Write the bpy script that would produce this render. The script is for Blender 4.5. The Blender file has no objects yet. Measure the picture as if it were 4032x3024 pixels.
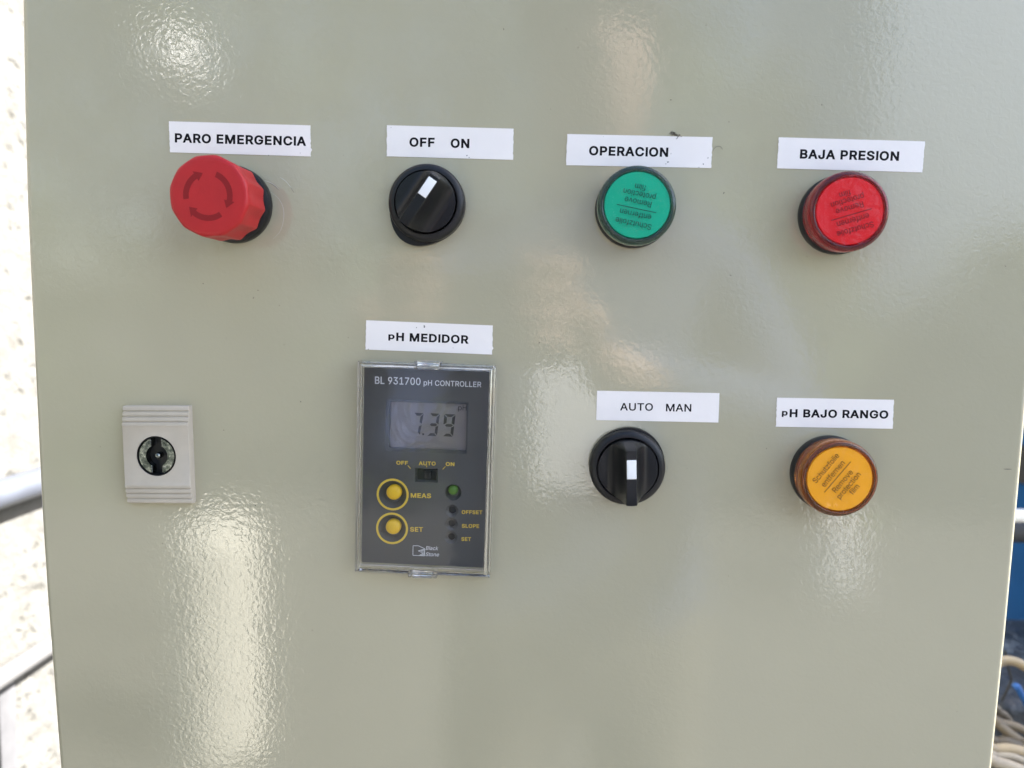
import bpy, bmesh, math, random
from mathutils import Vector, Matrix
from mathutils.geometry import delaunay_2d_cdt

# ------------------------------------------------------------------ camera, sky, sun, exposure
scene = bpy.context.scene
COL = scene.collection
MM = 0.001
random.seed(7)

cam_d = bpy.data.cameras.new('camera')
cam = bpy.data.objects.new('camera', cam_d)
COL.objects.link(cam)
cam_d.sensor_width = 36.0
cam_d.lens = 27.0357
cam_d.clip_start = 0.01
cam_d.clip_end = 2000.0
_r = Vector((0.998749, 0.045433, 0.020863))
_u = Vector((-0.024723, 0.08614, 0.995976))
_f = Vector((-0.043453, 0.995247, -0.087156))
_m = Matrix((_r, _u, -_f)).transposed().to_4x4()
_m.translation = Vector((0.0, -0.303, 0.0))
cam.matrix_world = _m
scene.camera = cam
cam_d.dof.use_dof = True
cam_d.dof.focus_distance = 0.305
cam_d.dof.aperture_fstop = 9.0

SUN_EL, SUN_AZ = 46.0, 70.0          # azimuth from +Y towards +X: behind the door, to the right
world = bpy.data.worlds.new('World')
scene.world = world
world.use_nodes = True
wn = world.node_tree.nodes
sky = wn.new('ShaderNodeTexSky')
sky.sky_type = 'NISHITA'
sky.sun_disc = False
sky.sun_elevation = math.radians(SUN_EL)
sky.sun_rotation = math.radians(SUN_AZ)
sky.air_density = 1.0
sky.dust_density = 2.2
sky.ozone_density = 1.0
bg = wn['Background']
world.node_tree.links.new(sky.outputs['Color'], bg.inputs['Color'])
bg.inputs['Strength'].default_value = 0.068

sun_d = bpy.data.lights.new('sun', 'SUN')
sun_d.energy = 5.0
sun_d.angle = math.radians(0.53)
sun_d.color = (1.0, 0.965, 0.92)
sun = bpy.data.objects.new('sun', sun_d)
COL.objects.link(sun)
_el, _az = math.radians(SUN_EL), math.radians(SUN_AZ)
_s = Vector((math.sin(_az) * math.cos(_el), math.cos(_az) * math.cos(_el), math.sin(_el)))
sun.rotation_euler = _s.to_track_quat('Z', 'Y').to_euler()

scene.view_settings.view_transform = 'Standard'
scene.view_settings.look = 'None'
scene.view_settings.exposure = 3.02
scene.view_settings.gamma = 1.0
scene.view_settings.use_curve_mapping = False
try:
    scene.cycles.max_bounces = 14
    scene.cycles.transmission_bounces = 12
    scene.cycles.transparent_max_bounces = 24
    scene.cycles.diffuse_bounces = 5
    scene.cycles.glossy_bounces = 6
    scene.cycles.blur_glossy = 0.4
except Exception:
    pass

# ------------------------------------------------------------------ measured layout, millimetres on the door plane (x right, z up)
LAYOUT = {'amber': (111.476, -58.263),
 'bar': [(297.303, -305.975), (361.861, -302.125)],
 'bg_clip': [(333.557, -251.859), (335.914, -251.017), (339.882, -257.683)],
 'bg_pipe': [(389.195, -156.16), (409.88, -155.05)],
 'bg_tank': [(487.537, -141.901), (523.095, -140.863), (525.248, -168.915), (540.442, -366.848)],
 'bg_tray': [(356.822, -266.623), (382.524, -265.54), (389.024, -350.204)],
 'black_wire': [(330.609, 240.0, -228.789), (333.61, 240.0, -240.618), (336.329, 240.0, -250.378), (333.305, 240.0, -260.416),
                (330.749, 240.0, -266.206)],
 'cables': [(2.3,
             [(293.833, 190.0, -219.484), (299.445, 190.0, -214.132), (306.023, 190.0, -213.857), (312.718, 190.0, -216.769),
              (321.143, 190.0, -223.442)]),
            (2.1,
             [(296.944, 196.0, -224.12), (303.233, 196.0, -218.672), (309.894, 196.0, -218.393), (316.683, 196.0, -221.469),
              (325.203, 196.0, -228.098)]),
            (2.6,
             [(307.501, 215.0, -257.02), (314.177, 215.0, -261.473), (319.489, 215.0, -264.631), (323.529, 215.0, -271.932),
              (325.985, 215.0, -283.42)]),
            (2.2, [(313.788, 226.0, -268.039), (321.207, 226.0, -271.87), (325.344, 226.0, -275.157), (327.208, 226.0, -282.729)]),
            (3.0,
             [(297.326, 200.0, -257.554), (305.073, 200.0, -262.16), (312.921, 200.0, -268.087), (323.186, 200.0, -274.9),
              (332.933, 200.0, -279.749)]),
            (2.6,
             [(300.524, 205.0, -263.443), (308.678, 205.0, -264.072), (318.123, 205.0, -265.441), (325.708, 205.0, -268.632),
              (335.564, 205.0, -273.855)]),
            (3.0,
             [(284.015, 180.0, -267.766), (291.817, 180.0, -268.674), (301.252, 180.0, -267.715), (310.751, 180.0, -269.371),
              (319.944, 180.0, -271.804)]),
            (2.6,
             [(283.16, 178.0, -271.102), (290.912, 178.0, -271.688), (300.966, 178.0, -271.525), (309.951, 178.0, -274.596),
              (319.265, 178.0, -278.924)]),
            (3.4,
             [(279.855, 172.0, -270.86), (287.584, 172.0, -272.379), (295.912, 172.0, -274.182), (306.59, 172.0, -277.76),
              (315.775, 172.0, -281.724)]),
            (3.0,
             [(292.996, 196.0, -270.718), (302.345, 196.0, -272.586), (309.02, 196.0, -271.613), (319.035, 196.0, -274.435),
              (329.978, 196.0, -273.588)])],
 'cam': {'fwd': [-0.043453, 0.995247, -0.087156],
         'lens': 27.0357,
         'loc': (0.0, -303.0, 0.0),
         'right': [0.998749, 0.045433, 0.020863],
         'up': [-0.024723, 0.08614, 0.995976]},
 'dash': [(178.416, -54.945), (181.582, -54.901)],
 'door_left': [(-207.384, 132.447), (-207.553, 119.146), (-208.205, 80.565), (-208.455, 41.107), (-207.97, 0.757), (-207.261, -40.516),
               (-206.643, -82.752), (-205.504, -120.501), (-203.79, -159.003), (-202.171, -195.354), (-201.35, -211.958)],
 'door_right': [(182.769, -192.305), (182.915, -176.586), (184.146, -121.269), (184.672, -79.203), (185.08, -41.117), (185.261, 27.811),
                (183.473, 120.284), (183.194, 132.828)],
 'estop': (-123.673, 41.43),
 'green': (32.202, 42.037),
 'hair': [(61.521, 64.423), (61.997, 65.456), (63.003, 66.22), (64.218, 66.165), (65.125, 65.217)],
 'leg': [(304.818, -325.233), (305.577, -394.512)],
 'lock': {'a': 0.02618,
          'c': (-155.591, -58.557),
          'corners': [(-13.514, 19.676), (14.368, 19.624), (13.14, -19.624), (-13.995, -19.676)],
          'hole': (-0.05, -0.277)},
 'meter': {'a': -0.01037,
           'c': (-46.959, -61.087),
           'corners': [(-26.947, 42.025), (27.347, 42.605), (26.864, -42.035), (-27.263, -42.594)],
           'dig': [[(-5.039, 22.356), (-1.144, 22.247), (-2.625, 13.263), (-6.277, 13.326)],
                   [(1.329, 22.338), (5.267, 22.282), (4.262, 13.222), (0.313, 13.274)],
                   [(6.982, 22.244), (11.516, 22.26), (10.629, 13.263), (6.586, 13.311)]],
           'domes': [(-12.266, -9.834), (-12.301, -23.883)],
           'dot': (-1.218, 13.825),
           'holes': [(11.096, -16.524), (11.004, -21.929), (10.994, -27.367)],
           'knobsw': [(-0.292, -1.046), (2.045, -1.003), (2.008, -3.928), (-0.282, -3.919)],
           'lcd': [(-14.479, 26.351), (16.031, 26.612), (15.967, 8.244), (-14.491, 7.828)],
           'lcdframe': [(-16.364, 26.95), (16.438, 27.935), (16.909, 7.355), (-16.163, 6.106)],
           'lcdtext': ('pH', 12.48, 23.962, 15.85, 23.935, 2.081),
           'led': (11.375, -7.989),
           'ledr': (11.48, -8.983),
           'logo': [(-4.21, -31.408), (-2.05, -31.311), (0.535, -32.418), (0.552, -35.318), (-4.198, -35.354)],
           'logoz': [(0.536, -32.485), (-2.118, -33.399), (-0.095, -34.214), (-1.744, -35.31), (0.553, -35.364)],
           'notch': [(-4.857, 43.241), (-3.547, 43.086), (5.285, 43.185), (6.291, 43.019), (-5.624, -40.593), (-3.769, -40.612), (4.356, -40.549),
                     (6.31, -40.668)],
           'rings': [(-12.836, -10.824), (-12.847, -24.656)],
           'switch': [(-4.34, 0.328), (5.514, 0.571), (5.552, -5.477), (-4.32, -5.729)],
           'texts': [('BL 931700', -20.683, 33.358, -2.571, 33.442, 2.873), ('pH CONTROLLER', -1.331, 33.416, 21.461, 33.458, 2.13),
                     ('OFF', -11.573, 1.35, -6.897, 1.425, 1.536), ('AUTO', -2.634, 1.473, 4.161, 1.592, 1.536),
                     ('ON', 8.199, 1.61, 11.634, 1.656, 1.536), ('MEAS', -5.535, -11.829, 2.617, -11.672, 1.882),
                     ('SET', -5.517, -25.655, -0.333, -25.499, 1.882), ('OFFSET', 15.052, -17.563, 23.32, -17.32, 1.536),
                     ('SLOPE', 15.236, -23.163, 22.196, -22.971, 1.536), ('SET', 15.19, -28.531, 19.064, -28.431, 1.536),
                     ('Black', 0.901, -32.862, 6.078, -32.784, 1.536), ('Stone', 0.914, -35.4, 6.392, -35.328, 1.536)],
           'ticks': [((-6.974, 1.166), (-5.841, -0.009)), ((0.568, 1.468), (0.616, 0.692)), ((8.082, 1.401), (6.995, 0.17))]},
 'rail': [(305.316, -153.317), (356.214, -150.631)],
 'rail_edges': [(330.498, -144.621), (329.148, -171.023)],
 'red': (109.376, 40.974),
 'scr': [[(-112.384, 51.278), (-110.375, 50.702), (-108.187, 49.492), (-106.185, 47.642)],
         [(-106.157, 52.701), (-103.791, 51.142), (-101.974, 49.044), (-100.341, 46.588)],
         [(-109.668, 46.815), (-107.116, 44.9), (-105.299, 42.262), (-104.51, 39.073), (-104.785, 35.506), (-106.091, 31.558), (-108.867, 28.65)]],
 'specks': [(-137.287, 10.544), (-116.959, 5.308), (-115.086, 8.357), (-106.511, 2.5), (-98.029, -35.81), (-129.644, -48.216), (-2.869, -10.025),
            (4.59, 109.101), (57.022, 110.721), (44.892, 83.38), (67.119, 75.406), (70.396, 17.588), (-19.256, 108.993), (9.201, 102.416),
            (87.336, -49.48), (-116.839, -78.796), (173.353, 23.026), (66.388, 48.856), (-93.445, -130.482), (-155.875, -96.024), (101.494, 81.994)],
 'stickers': {'AUTO': {'a': 0.00594,
                       'c': (44.263, -34.04),
                       'corners': [(-23.84, 5.819), (23.855, 5.799), (23.881, -5.799), (-23.896, -5.819)],
                       'dirt': [],
                       'texts': [('AUTO', -14.658, -1.792, -1.803, -1.67, 2.97), ('MAN', 3.298, -1.777, 13.163, -1.715, 3.0)]},
              'BAJA': {'a': -0.0159,
                       'c': (113.115, 63.654),
                       'corners': [(-27.126, 5.765), (27.126, 5.706), (27.077, -5.706), (-27.077, -5.765)],
                       'dirt': [(3.848, -5.95, 0.25)],
                       'texts': [('BAJA PRESION', -18.816, -1.904, 18.007, -1.75, 3.47)]},
              'MEDI': {'a': -0.01827,
                       'c': (-46.504, -8.865),
                       'corners': [(-25.196, 5.809), (25.115, 5.734), (25.278, -5.734), (-25.198, -5.809)],
                       'dirt': [(-1.967, 4.211, 0.5), (-5.034, 3.689, 0.25), (9.739, -3.743, 0.15), (-24.084, -5.634, 0.2)],
                       'texts': [('p', -16.155, -1.881, -13.648, -1.86, 2.5), ('H MEDIDOR', -12.997, -1.874, 15.847, -1.867, 3.3)]},
              'OFF': {'a': -0.01632,
                      'c': (-39.23, 66.569),
                      'corners': [(-24.643, 5.885), (24.465, 5.864), (24.688, -5.864), (-24.511, -5.885)],
                      'dirt': [(6.79, -4.753, 0.28), (7.65, -5.45, 0.2), (-23.005, 5.054, 0.15)],
                      'texts': [('OFF', -15.69, -2.017, -5.889, -1.892, 3.5), ('ON', 0.369, -2.0, 7.606, -1.935, 3.5)]},
              'OPER': {'a': -0.0089,
                       'c': (33.554, 64.142),
                       'corners': [(-27.658, 5.855), (27.622, 5.758), (27.664, -5.758), (-27.628, -5.855)],
                       'dirt': [(12.182, -0.711, 0.18), (26.239, -2.037, 0.25), (23.011, -5.618, 0.2), (11.175, -3.869, 0.35), (10.435, -4.551, 0.2),
                                (24.581, -4.35, 0.3), (-13.774, 5.136, 0.12)],
                       'texts': [('OPERACION', -19.039, -1.948, 11.115, -1.987, 3.5)]},
              'PARO': {'a': -0.01758,
                       'c': (-121.819, 67.074),
                       'corners': [(-28.294, 5.95), (27.896, 5.909), (28.221, -5.909), (-27.823, -5.95)],
                       'dirt': [(24.047, -4.78, 0.15), (11.579, -6.017, 0.2)],
                       'texts': [('PARO EMERGENCIA', -25.878, -2.128, 26.375, -1.97, 3.55)]},
              'RANGO': {'a': 0.00783,
                        'c': (112.786, -34.832),
                        'corners': [(-22.315, 5.701), (22.274, 5.663), (22.422, -5.663), (-22.381, -5.701)],
                        'dirt': [],
                        'texts': [('p', -20.274, -1.816, -18.053, -1.834, 2.35), ('H BAJO RANGO', -17.259, -1.869, 20.467, -1.74, 3.2)]}},
 'sw_auto': (32.732, -57.774),
 'sw_off': (-47.302, 42.822),
 'tuft': (46.739, 70.391)}
# letter outlines (advance, closed contours), thousandths of the letter size
GLYPHS = {
    '0': (453, [(227, -7, 199, -5, 174, 1, 151, 11, 130, 24, 111, 41, 95, 62, 80, 86, 69, 113, 60, 144, 53, 178, 49, 214, 48, 254, 49, 294, 53, 330, 60, 364, 69, 395, 81, 422, 95, 447, 112, 467, 130, 484, 151, 498, 174, 508, 200, 514, 227, 516, 254, 514, 279, 508, 302, 498, 323, 484, 342, 467, 358, 447, 372, 422, 384, 395, 393, 364, 400, 330, 404, 294, 405, 254, 404, 214, 400, 178, 393, 144, 384, 113, 373, 86, 359, 62, 342, 41, 323, 24, 302, 11, 279, 1, 254, -5), (227, 50, 245, 51, 261, 56, 276, 63, 290, 74, 303, 87, 313, 103, 323, 122, 330, 144, 336, 168, 340, 194, 343, 223, 344, 254, 343, 285, 340, 314, 336, 341, 330, 365, 323, 387, 313, 405, 303, 422, 290, 435, 276, 446, 261, 453, 245, 458, 227, 460, 209, 458, 192, 453, 177, 446, 163, 435, 151, 422, 140, 405, 131, 387, 123, 365, 117, 341, 113, 314, 110, 285, 109, 254, 110, 223, 113, 194, 117, 168, 123, 144, 131, 122, 140, 103, 151, 87, 163, 74, 177, 63, 192, 56, 209, 51)]),
    '1': (453, [(76, 0, 76, 55, 391, 55, 391, 0), (276, 509, 276, 0, 212, 0, 212, 448, 86, 358, 86, 427, 198, 509)]),
    '3': (453, [(218, -7, 195, -6, 173, -3, 152, 2, 133, 10, 114, 19, 98, 30, 83, 43, 70, 57, 60, 74, 52, 91, 46, 111, 44, 132, 109, 132, 111, 119, 115, 107, 120, 97, 126, 87, 134, 78, 144, 71, 154, 64, 165, 59, 178, 55, 191, 52, 204, 50, 219, 50, 234, 51, 248, 53, 262, 56, 275, 61, 287, 67, 297, 74, 307, 83, 315, 93, 321, 104, 325, 116, 328, 130, 329, 145, 328, 158, 326, 172, 322, 184, 316, 196, 308, 207, 299, 217, 288, 226, 275, 234, 260, 240, 242, 244, 223, 247, 201, 248, 157, 248, 157, 299, 288, 448, 288, 452, 70, 452, 70, 509, 372, 509, 372, 461, 211, 278, 211, 289, 239, 290, 264, 288, 287, 284, 308, 276, 327, 265, 344, 253, 359, 239, 371, 222, 381, 205, 387, 186, 392, 166, 393, 145, 392, 123, 387, 103, 380, 84, 370, 66, 358, 50, 344, 36, 327, 23, 309, 12, 288, 4, 266, -2, 243, -6)]),
    '7': (453, [(97, 0, 323, 448, 323, 452, 62, 452, 62, 509, 391, 509, 391, 449, 165, 0)]),
    '9': (453, [(226, 516, 249, 514, 271, 510, 291, 503, 310, 494, 328, 482, 343, 468, 356, 452, 368, 434, 377, 414, 384, 393, 388, 371, 389, 347, 388, 328, 385, 309, 380, 290, 373, 270, 363, 248, 350, 224, 334, 197, 315, 168, 200, 0, 130, 0, 301, 248, 307, 248, 303, 240, 299, 234, 294, 227, 287, 221, 281, 215, 273, 210, 265, 206, 257, 202, 248, 199, 238, 196, 228, 195, 218, 195, 195, 196, 175, 199, 155, 206, 137, 214, 121, 225, 106, 237, 94, 252, 83, 269, 74, 287, 68, 307, 65, 329, 64, 352, 65, 375, 69, 397, 75, 417, 85, 436, 96, 454, 110, 469, 125, 483, 143, 494, 162, 504, 182, 510, 203, 514), (226, 460, 212, 459, 199, 457, 186, 452, 174, 446, 163, 438, 154, 429, 145, 419, 138, 407, 133, 395, 129, 381, 126, 367, 125, 352, 126, 336, 129, 322, 133, 308, 138, 295, 145, 284, 154, 274, 163, 265, 174, 257, 186, 251, 199, 247, 212, 244, 226, 243, 240, 244, 254, 247, 267, 251, 279, 257, 289, 265, 299, 273, 307, 284, 314, 295, 320, 308, 324, 321, 327, 335, 327, 350, 327, 366, 324, 381, 320, 394, 314, 407, 307, 419, 299, 429, 290, 438, 279, 446, 267, 452, 254, 457, 241, 459)]),
    'A': (480, [(16, 0, 201, 509, 276, 509, 463, 0, 395, 0, 287, 302, 264, 372, 232, 478, 245, 478, 213, 371, 191, 302, 85, 0), (110, 142, 110, 199, 370, 199, 370, 142)]),
    'B': (456, [(60, 0, 60, 509, 241, 509, 266, 508, 289, 504, 310, 499, 329, 491, 345, 481, 359, 469, 371, 456, 381, 442, 388, 426, 394, 410, 397, 392, 398, 374, 397, 358, 395, 344, 392, 331, 387, 320, 380, 310, 373, 301, 365, 293, 356, 286, 347, 280, 336, 275, 326, 270, 315, 267, 315, 262, 327, 261, 339, 257, 351, 252, 363, 245, 374, 237, 385, 227, 394, 216, 402, 203, 409, 189, 414, 173, 417, 155, 418, 136, 417, 117, 413, 100, 408, 83, 400, 67, 390, 52, 377, 39, 362, 28, 344, 18, 324, 10, 301, 4, 275, 1, 247, 0), (125, 57, 245, 57, 272, 58, 296, 63, 315, 70, 330, 80, 341, 92, 349, 105, 354, 120, 355, 137, 355, 149, 352, 161, 348, 173, 342, 184, 335, 194, 327, 203, 317, 211, 306, 218, 293, 224, 279, 228, 264, 230, 248, 231, 125, 231), (125, 285, 238, 285, 252, 286, 265, 288, 277, 291, 288, 296, 299, 302, 308, 309, 316, 317, 323, 326, 329, 337, 333, 348, 335, 359, 336, 372, 334, 388, 330, 403, 323, 417, 313, 429, 299, 439, 283, 446, 263, 450, 240, 452, 125, 452)]),
    'C': (510, [(267, -7, 235, -5, 205, 1, 177, 11, 150, 25, 126, 42, 104, 63, 86, 88, 70, 115, 57, 146, 48, 179, 42, 215, 40, 254, 42, 293, 48, 329, 57, 362, 70, 393, 86, 421, 104, 445, 126, 466, 150, 484, 177, 498, 205, 508, 235, 514, 267, 516, 286, 515, 305, 513, 323, 509, 340, 504, 357, 498, 373, 490, 388, 481, 402, 471, 415, 460, 427, 447, 438, 433, 448, 418, 456, 402, 463, 385, 469, 367, 473, 348, 408, 348, 405, 361, 401, 373, 395, 384, 389, 395, 382, 404, 375, 413, 366, 421, 357, 428, 348, 435, 337, 440, 327, 445, 315, 449, 304, 452, 292, 454, 280, 455, 267, 456, 245, 454, 223, 450, 203, 443, 184, 432, 166, 419, 150, 403, 137, 385, 125, 364, 116, 340, 109, 314, 105, 285, 103, 254, 105, 223, 109, 194, 116, 168, 125, 145, 137, 123, 151, 105, 166, 89, 184, 76, 203, 66, 223, 59, 245, 54, 267, 53, 280, 53, 292, 55, 304, 57, 315, 60, 327, 64, 337, 69, 348, 74, 357, 81, 366, 88, 375, 96, 382, 105, 389, 114, 395, 125, 401, 136, 405, 148, 408, 160, 473, 160, 469, 142, 463, 124, 457, 107, 448, 91, 438, 76, 428, 62, 416, 49, 402, 38, 388, 28, 373, 19, 357, 11, 341, 5, 323, 0, 305, -4, 286, -6)]),
    'D': (502, [(219, 0, 96, 0, 96, 57, 215, 57, 244, 58, 272, 63, 296, 70, 318, 81, 337, 94, 354, 110, 368, 128, 379, 149, 388, 172, 394, 198, 398, 226, 399, 255, 398, 285, 394, 312, 388, 337, 379, 361, 368, 381, 354, 399, 338, 415, 320, 428, 299, 438, 275, 446, 249, 450, 221, 452, 93, 452, 93, 509, 225, 509, 261, 507, 294, 501, 325, 492, 353, 478, 377, 461, 399, 441, 418, 418, 433, 391, 446, 361, 455, 329, 460, 293, 462, 255, 460, 217, 455, 181, 446, 149, 433, 119, 417, 92, 398, 68, 376, 48, 351, 31, 322, 17, 291, 8, 256, 2), (125, 509, 125, 0, 60, 0, 60, 509)]),
    'E': (419, [(60, 0, 60, 509, 372, 509, 372, 452, 125, 452, 125, 286, 355, 286, 355, 229, 125, 229, 125, 57, 375, 57, 375, 0)]),
    'F': (410, [(60, 0, 60, 509, 369, 509, 369, 452, 125, 452, 125, 278, 346, 278, 346, 221, 125, 221, 125, 0)]),
    'G': (520, [(269, -7, 236, -5, 205, 1, 176, 11, 149, 25, 125, 43, 104, 64, 85, 88, 69, 116, 57, 146, 47, 179, 42, 215, 40, 254, 42, 293, 47, 329, 57, 362, 69, 393, 85, 421, 103, 445, 125, 466, 149, 484, 175, 498, 203, 508, 233, 514, 265, 516, 285, 515, 304, 513, 322, 509, 340, 504, 358, 497, 374, 489, 389, 480, 403, 469, 416, 458, 429, 445, 439, 431, 449, 416, 458, 401, 465, 384, 470, 367, 474, 349, 408, 349, 404, 361, 399, 372, 393, 383, 387, 393, 380, 403, 373, 411, 365, 420, 356, 427, 347, 434, 337, 439, 326, 444, 315, 448, 304, 452, 291, 454, 279, 455, 265, 456, 243, 454, 222, 450, 202, 443, 183, 432, 166, 419, 150, 404, 137, 385, 125, 364, 116, 340, 109, 314, 105, 285, 103, 254, 105, 223, 109, 194, 116, 168, 125, 145, 137, 124, 151, 105, 166, 90, 184, 76, 203, 66, 224, 59, 246, 54, 269, 53, 290, 54, 309, 57, 328, 63, 345, 71, 360, 81, 374, 93, 386, 107, 396, 123, 404, 141, 410, 160, 414, 180, 415, 202, 434, 199, 283, 199, 283, 256, 478, 256, 478, 200, 476, 170, 471, 141, 463, 115, 451, 91, 436, 69, 419, 50, 399, 33, 377, 19, 352, 8, 326, 0, 298, -5)]),
    'H': (517, [(60, 0, 60, 509, 125, 509, 125, 289, 392, 289, 392, 509, 457, 509, 457, 0, 392, 0, 392, 232, 125, 232, 125, 0)]),
    'I': (160, [(60, 0, 60, 509, 122, 509, 122, 0)]),
    'J': (396, [(185, -7, 153, -4, 124, 3, 98, 15, 75, 33, 57, 55, 44, 81, 36, 111, 33, 145, 33, 173, 98, 173, 98, 145, 99, 123, 104, 104, 111, 88, 122, 74, 134, 64, 149, 56, 166, 51, 185, 50, 204, 51, 220, 56, 235, 64, 248, 74, 258, 88, 266, 104, 270, 123, 272, 145, 272, 509, 336, 509, 336, 145, 334, 111, 326, 81, 313, 55, 294, 33, 271, 15, 246, 3, 217, -4)]),
    'L': (393, [(60, 0, 60, 509, 125, 509, 125, 57, 361, 57, 361, 0)]),
    'M': (628, [(60, 0, 60, 509, 152, 509, 277, 187, 287, 159, 299, 123, 311, 84, 322, 49, 307, 49, 318, 83, 330, 121, 342, 158, 352, 187, 476, 509, 568, 509, 568, 0, 504, 0, 504, 291, 504, 327, 505, 369, 506, 413, 507, 457, 513, 457, 498, 409, 482, 363, 467, 322, 456, 291, 342, 0, 286, 0, 170, 291, 159, 321, 145, 361, 129, 408, 112, 457, 119, 457, 120, 416, 121, 372, 122, 328, 122, 291, 122, 0)]),
    'N': (523, [(60, 0, 60, 509, 136, 509, 343, 183, 363, 151, 388, 107, 414, 55, 405, 54, 401, 108, 399, 157, 399, 195, 399, 509, 463, 509, 463, 0, 387, 0, 202, 290, 177, 331, 148, 381, 108, 452, 119, 454, 122, 384, 124, 328, 125, 291, 125, 0)]),
    'O': (533, [(267, -7, 235, -5, 205, 1, 177, 11, 150, 25, 126, 42, 105, 63, 86, 88, 70, 115, 57, 146, 48, 179, 42, 215, 40, 254, 42, 293, 48, 329, 57, 362, 70, 393, 86, 421, 105, 445, 126, 466, 150, 484, 177, 498, 205, 508, 235, 514, 267, 516, 299, 514, 329, 508, 357, 498, 384, 484, 408, 466, 429, 445, 448, 421, 464, 393, 477, 362, 486, 329, 491, 293, 493, 254, 491, 215, 486, 179, 477, 146, 464, 115, 448, 88, 429, 63, 408, 42, 384, 25, 357, 11, 329, 1, 299, -5), (267, 53, 289, 54, 310, 59, 330, 66, 349, 76, 367, 89, 383, 105, 396, 123, 408, 144, 418, 168, 425, 194, 429, 223, 430, 254, 429, 286, 425, 314, 418, 341, 408, 365, 396, 386, 383, 404, 367, 420, 349, 433, 330, 443, 310, 450, 289, 454, 267, 456, 245, 454, 223, 450, 203, 443, 184, 433, 167, 420, 151, 404, 137, 385, 125, 364, 116, 340, 109, 314, 105, 285, 103, 254, 105, 223, 109, 194, 116, 168, 125, 144, 137, 123, 151, 105, 167, 89, 184, 76, 203, 66, 223, 59, 245, 54)]),
    'P': (445, [(60, 0, 60, 509, 235, 509, 263, 507, 289, 503, 312, 497, 332, 487, 350, 476, 366, 462, 379, 447, 390, 430, 398, 411, 404, 391, 407, 370, 409, 348, 407, 325, 404, 304, 398, 284, 390, 265, 379, 248, 366, 233, 350, 219, 332, 207, 312, 198, 289, 191, 263, 187, 235, 186, 109, 186, 109, 242, 233, 242, 252, 243, 269, 246, 284, 250, 297, 256, 308, 264, 318, 272, 327, 282, 333, 294, 338, 306, 342, 319, 344, 333, 344, 348, 344, 362, 342, 376, 338, 389, 333, 402, 326, 413, 318, 423, 308, 431, 297, 439, 284, 444, 268, 449, 251, 451, 232, 452, 125, 452, 125, 0)]),
    'R': (449, [(60, 0, 60, 509, 236, 509, 264, 507, 290, 504, 313, 497, 333, 489, 351, 478, 367, 465, 380, 450, 390, 433, 399, 415, 405, 395, 408, 374, 409, 352, 408, 330, 405, 309, 399, 290, 390, 271, 380, 255, 367, 240, 351, 228, 333, 217, 312, 209, 289, 203, 264, 199, 236, 198, 96, 198, 96, 255, 234, 255, 252, 256, 269, 258, 284, 262, 298, 267, 309, 273, 319, 281, 327, 290, 334, 300, 339, 312, 342, 324, 344, 338, 345, 352, 344, 367, 342, 380, 339, 393, 334, 405, 327, 415, 319, 425, 309, 433, 298, 440, 284, 445, 269, 449, 252, 451, 233, 452, 125, 452, 125, 0), (353, 0, 230, 229, 303, 229, 428, 0)]),
    'S': (447, [(224, -9, 197, -8, 172, -4, 149, 1, 128, 9, 108, 19, 91, 31, 76, 45, 64, 60, 54, 77, 46, 96, 41, 115, 38, 137, 104, 137, 107, 123, 110, 110, 116, 98, 123, 88, 132, 79, 142, 71, 154, 64, 166, 59, 180, 55, 194, 52, 209, 50, 224, 49, 241, 50, 257, 52, 272, 55, 286, 60, 299, 66, 311, 74, 321, 82, 329, 92, 336, 102, 341, 114, 345, 126, 346, 139, 345, 151, 342, 161, 338, 171, 332, 179, 325, 186, 316, 193, 307, 199, 296, 205, 245, 222, 184, 239, 154, 249, 128, 260, 105, 274, 86, 289, 71, 307, 60, 326, 54, 348, 52, 372, 53, 393, 58, 413, 65, 431, 75, 448, 87, 463, 102, 476, 119, 488, 138, 498, 158, 506, 180, 511, 203, 514, 227, 516, 252, 514, 275, 511, 296, 505, 316, 498, 334, 488, 351, 476, 365, 463, 377, 449, 387, 433, 394, 415, 399, 397, 401, 378, 337, 378, 334, 396, 326, 412, 316, 426, 302, 437, 286, 447, 267, 453, 247, 457, 225, 459, 209, 458, 194, 456, 180, 452, 167, 448, 156, 442, 145, 435, 136, 427, 129, 418, 123, 409, 118, 398, 116, 387, 115, 376, 116, 363, 119, 352, 124, 342, 131, 334, 139, 326, 148, 319, 158, 313, 169, 308, 212, 293, 264, 279, 312, 264, 324, 258, 336, 252, 347, 245, 359, 238, 369, 229, 379, 220, 387, 209, 395, 198, 401, 185, 405, 171, 407, 155, 408, 139, 407, 118, 403, 99, 396, 81, 386, 64, 374, 48, 360, 34, 343, 21, 323, 11, 302, 2, 278, -4, 252, -8)]),
    'T': (449, [(32, 452, 32, 509, 417, 509, 417, 452, 257, 452, 257, 0, 193, 0, 193, 452)]),
    'U': (517, [(259, -8, 230, -7, 203, -2, 177, 5, 154, 15, 133, 28, 114, 43, 98, 60, 85, 80, 74, 101, 66, 124, 62, 148, 60, 173, 60, 509, 124, 509, 124, 178, 125, 160, 128, 144, 133, 128, 141, 113, 150, 99, 160, 87, 173, 77, 187, 68, 203, 61, 220, 56, 239, 53, 259, 52, 279, 53, 298, 56, 315, 61, 331, 68, 345, 77, 357, 87, 368, 99, 377, 113, 384, 128, 389, 144, 392, 160, 393, 178, 393, 509, 457, 509, 457, 173, 456, 148, 451, 124, 443, 101, 433, 80, 419, 60, 403, 43, 384, 28, 363, 15, 340, 5, 315, -2, 288, -7)]),
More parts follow.
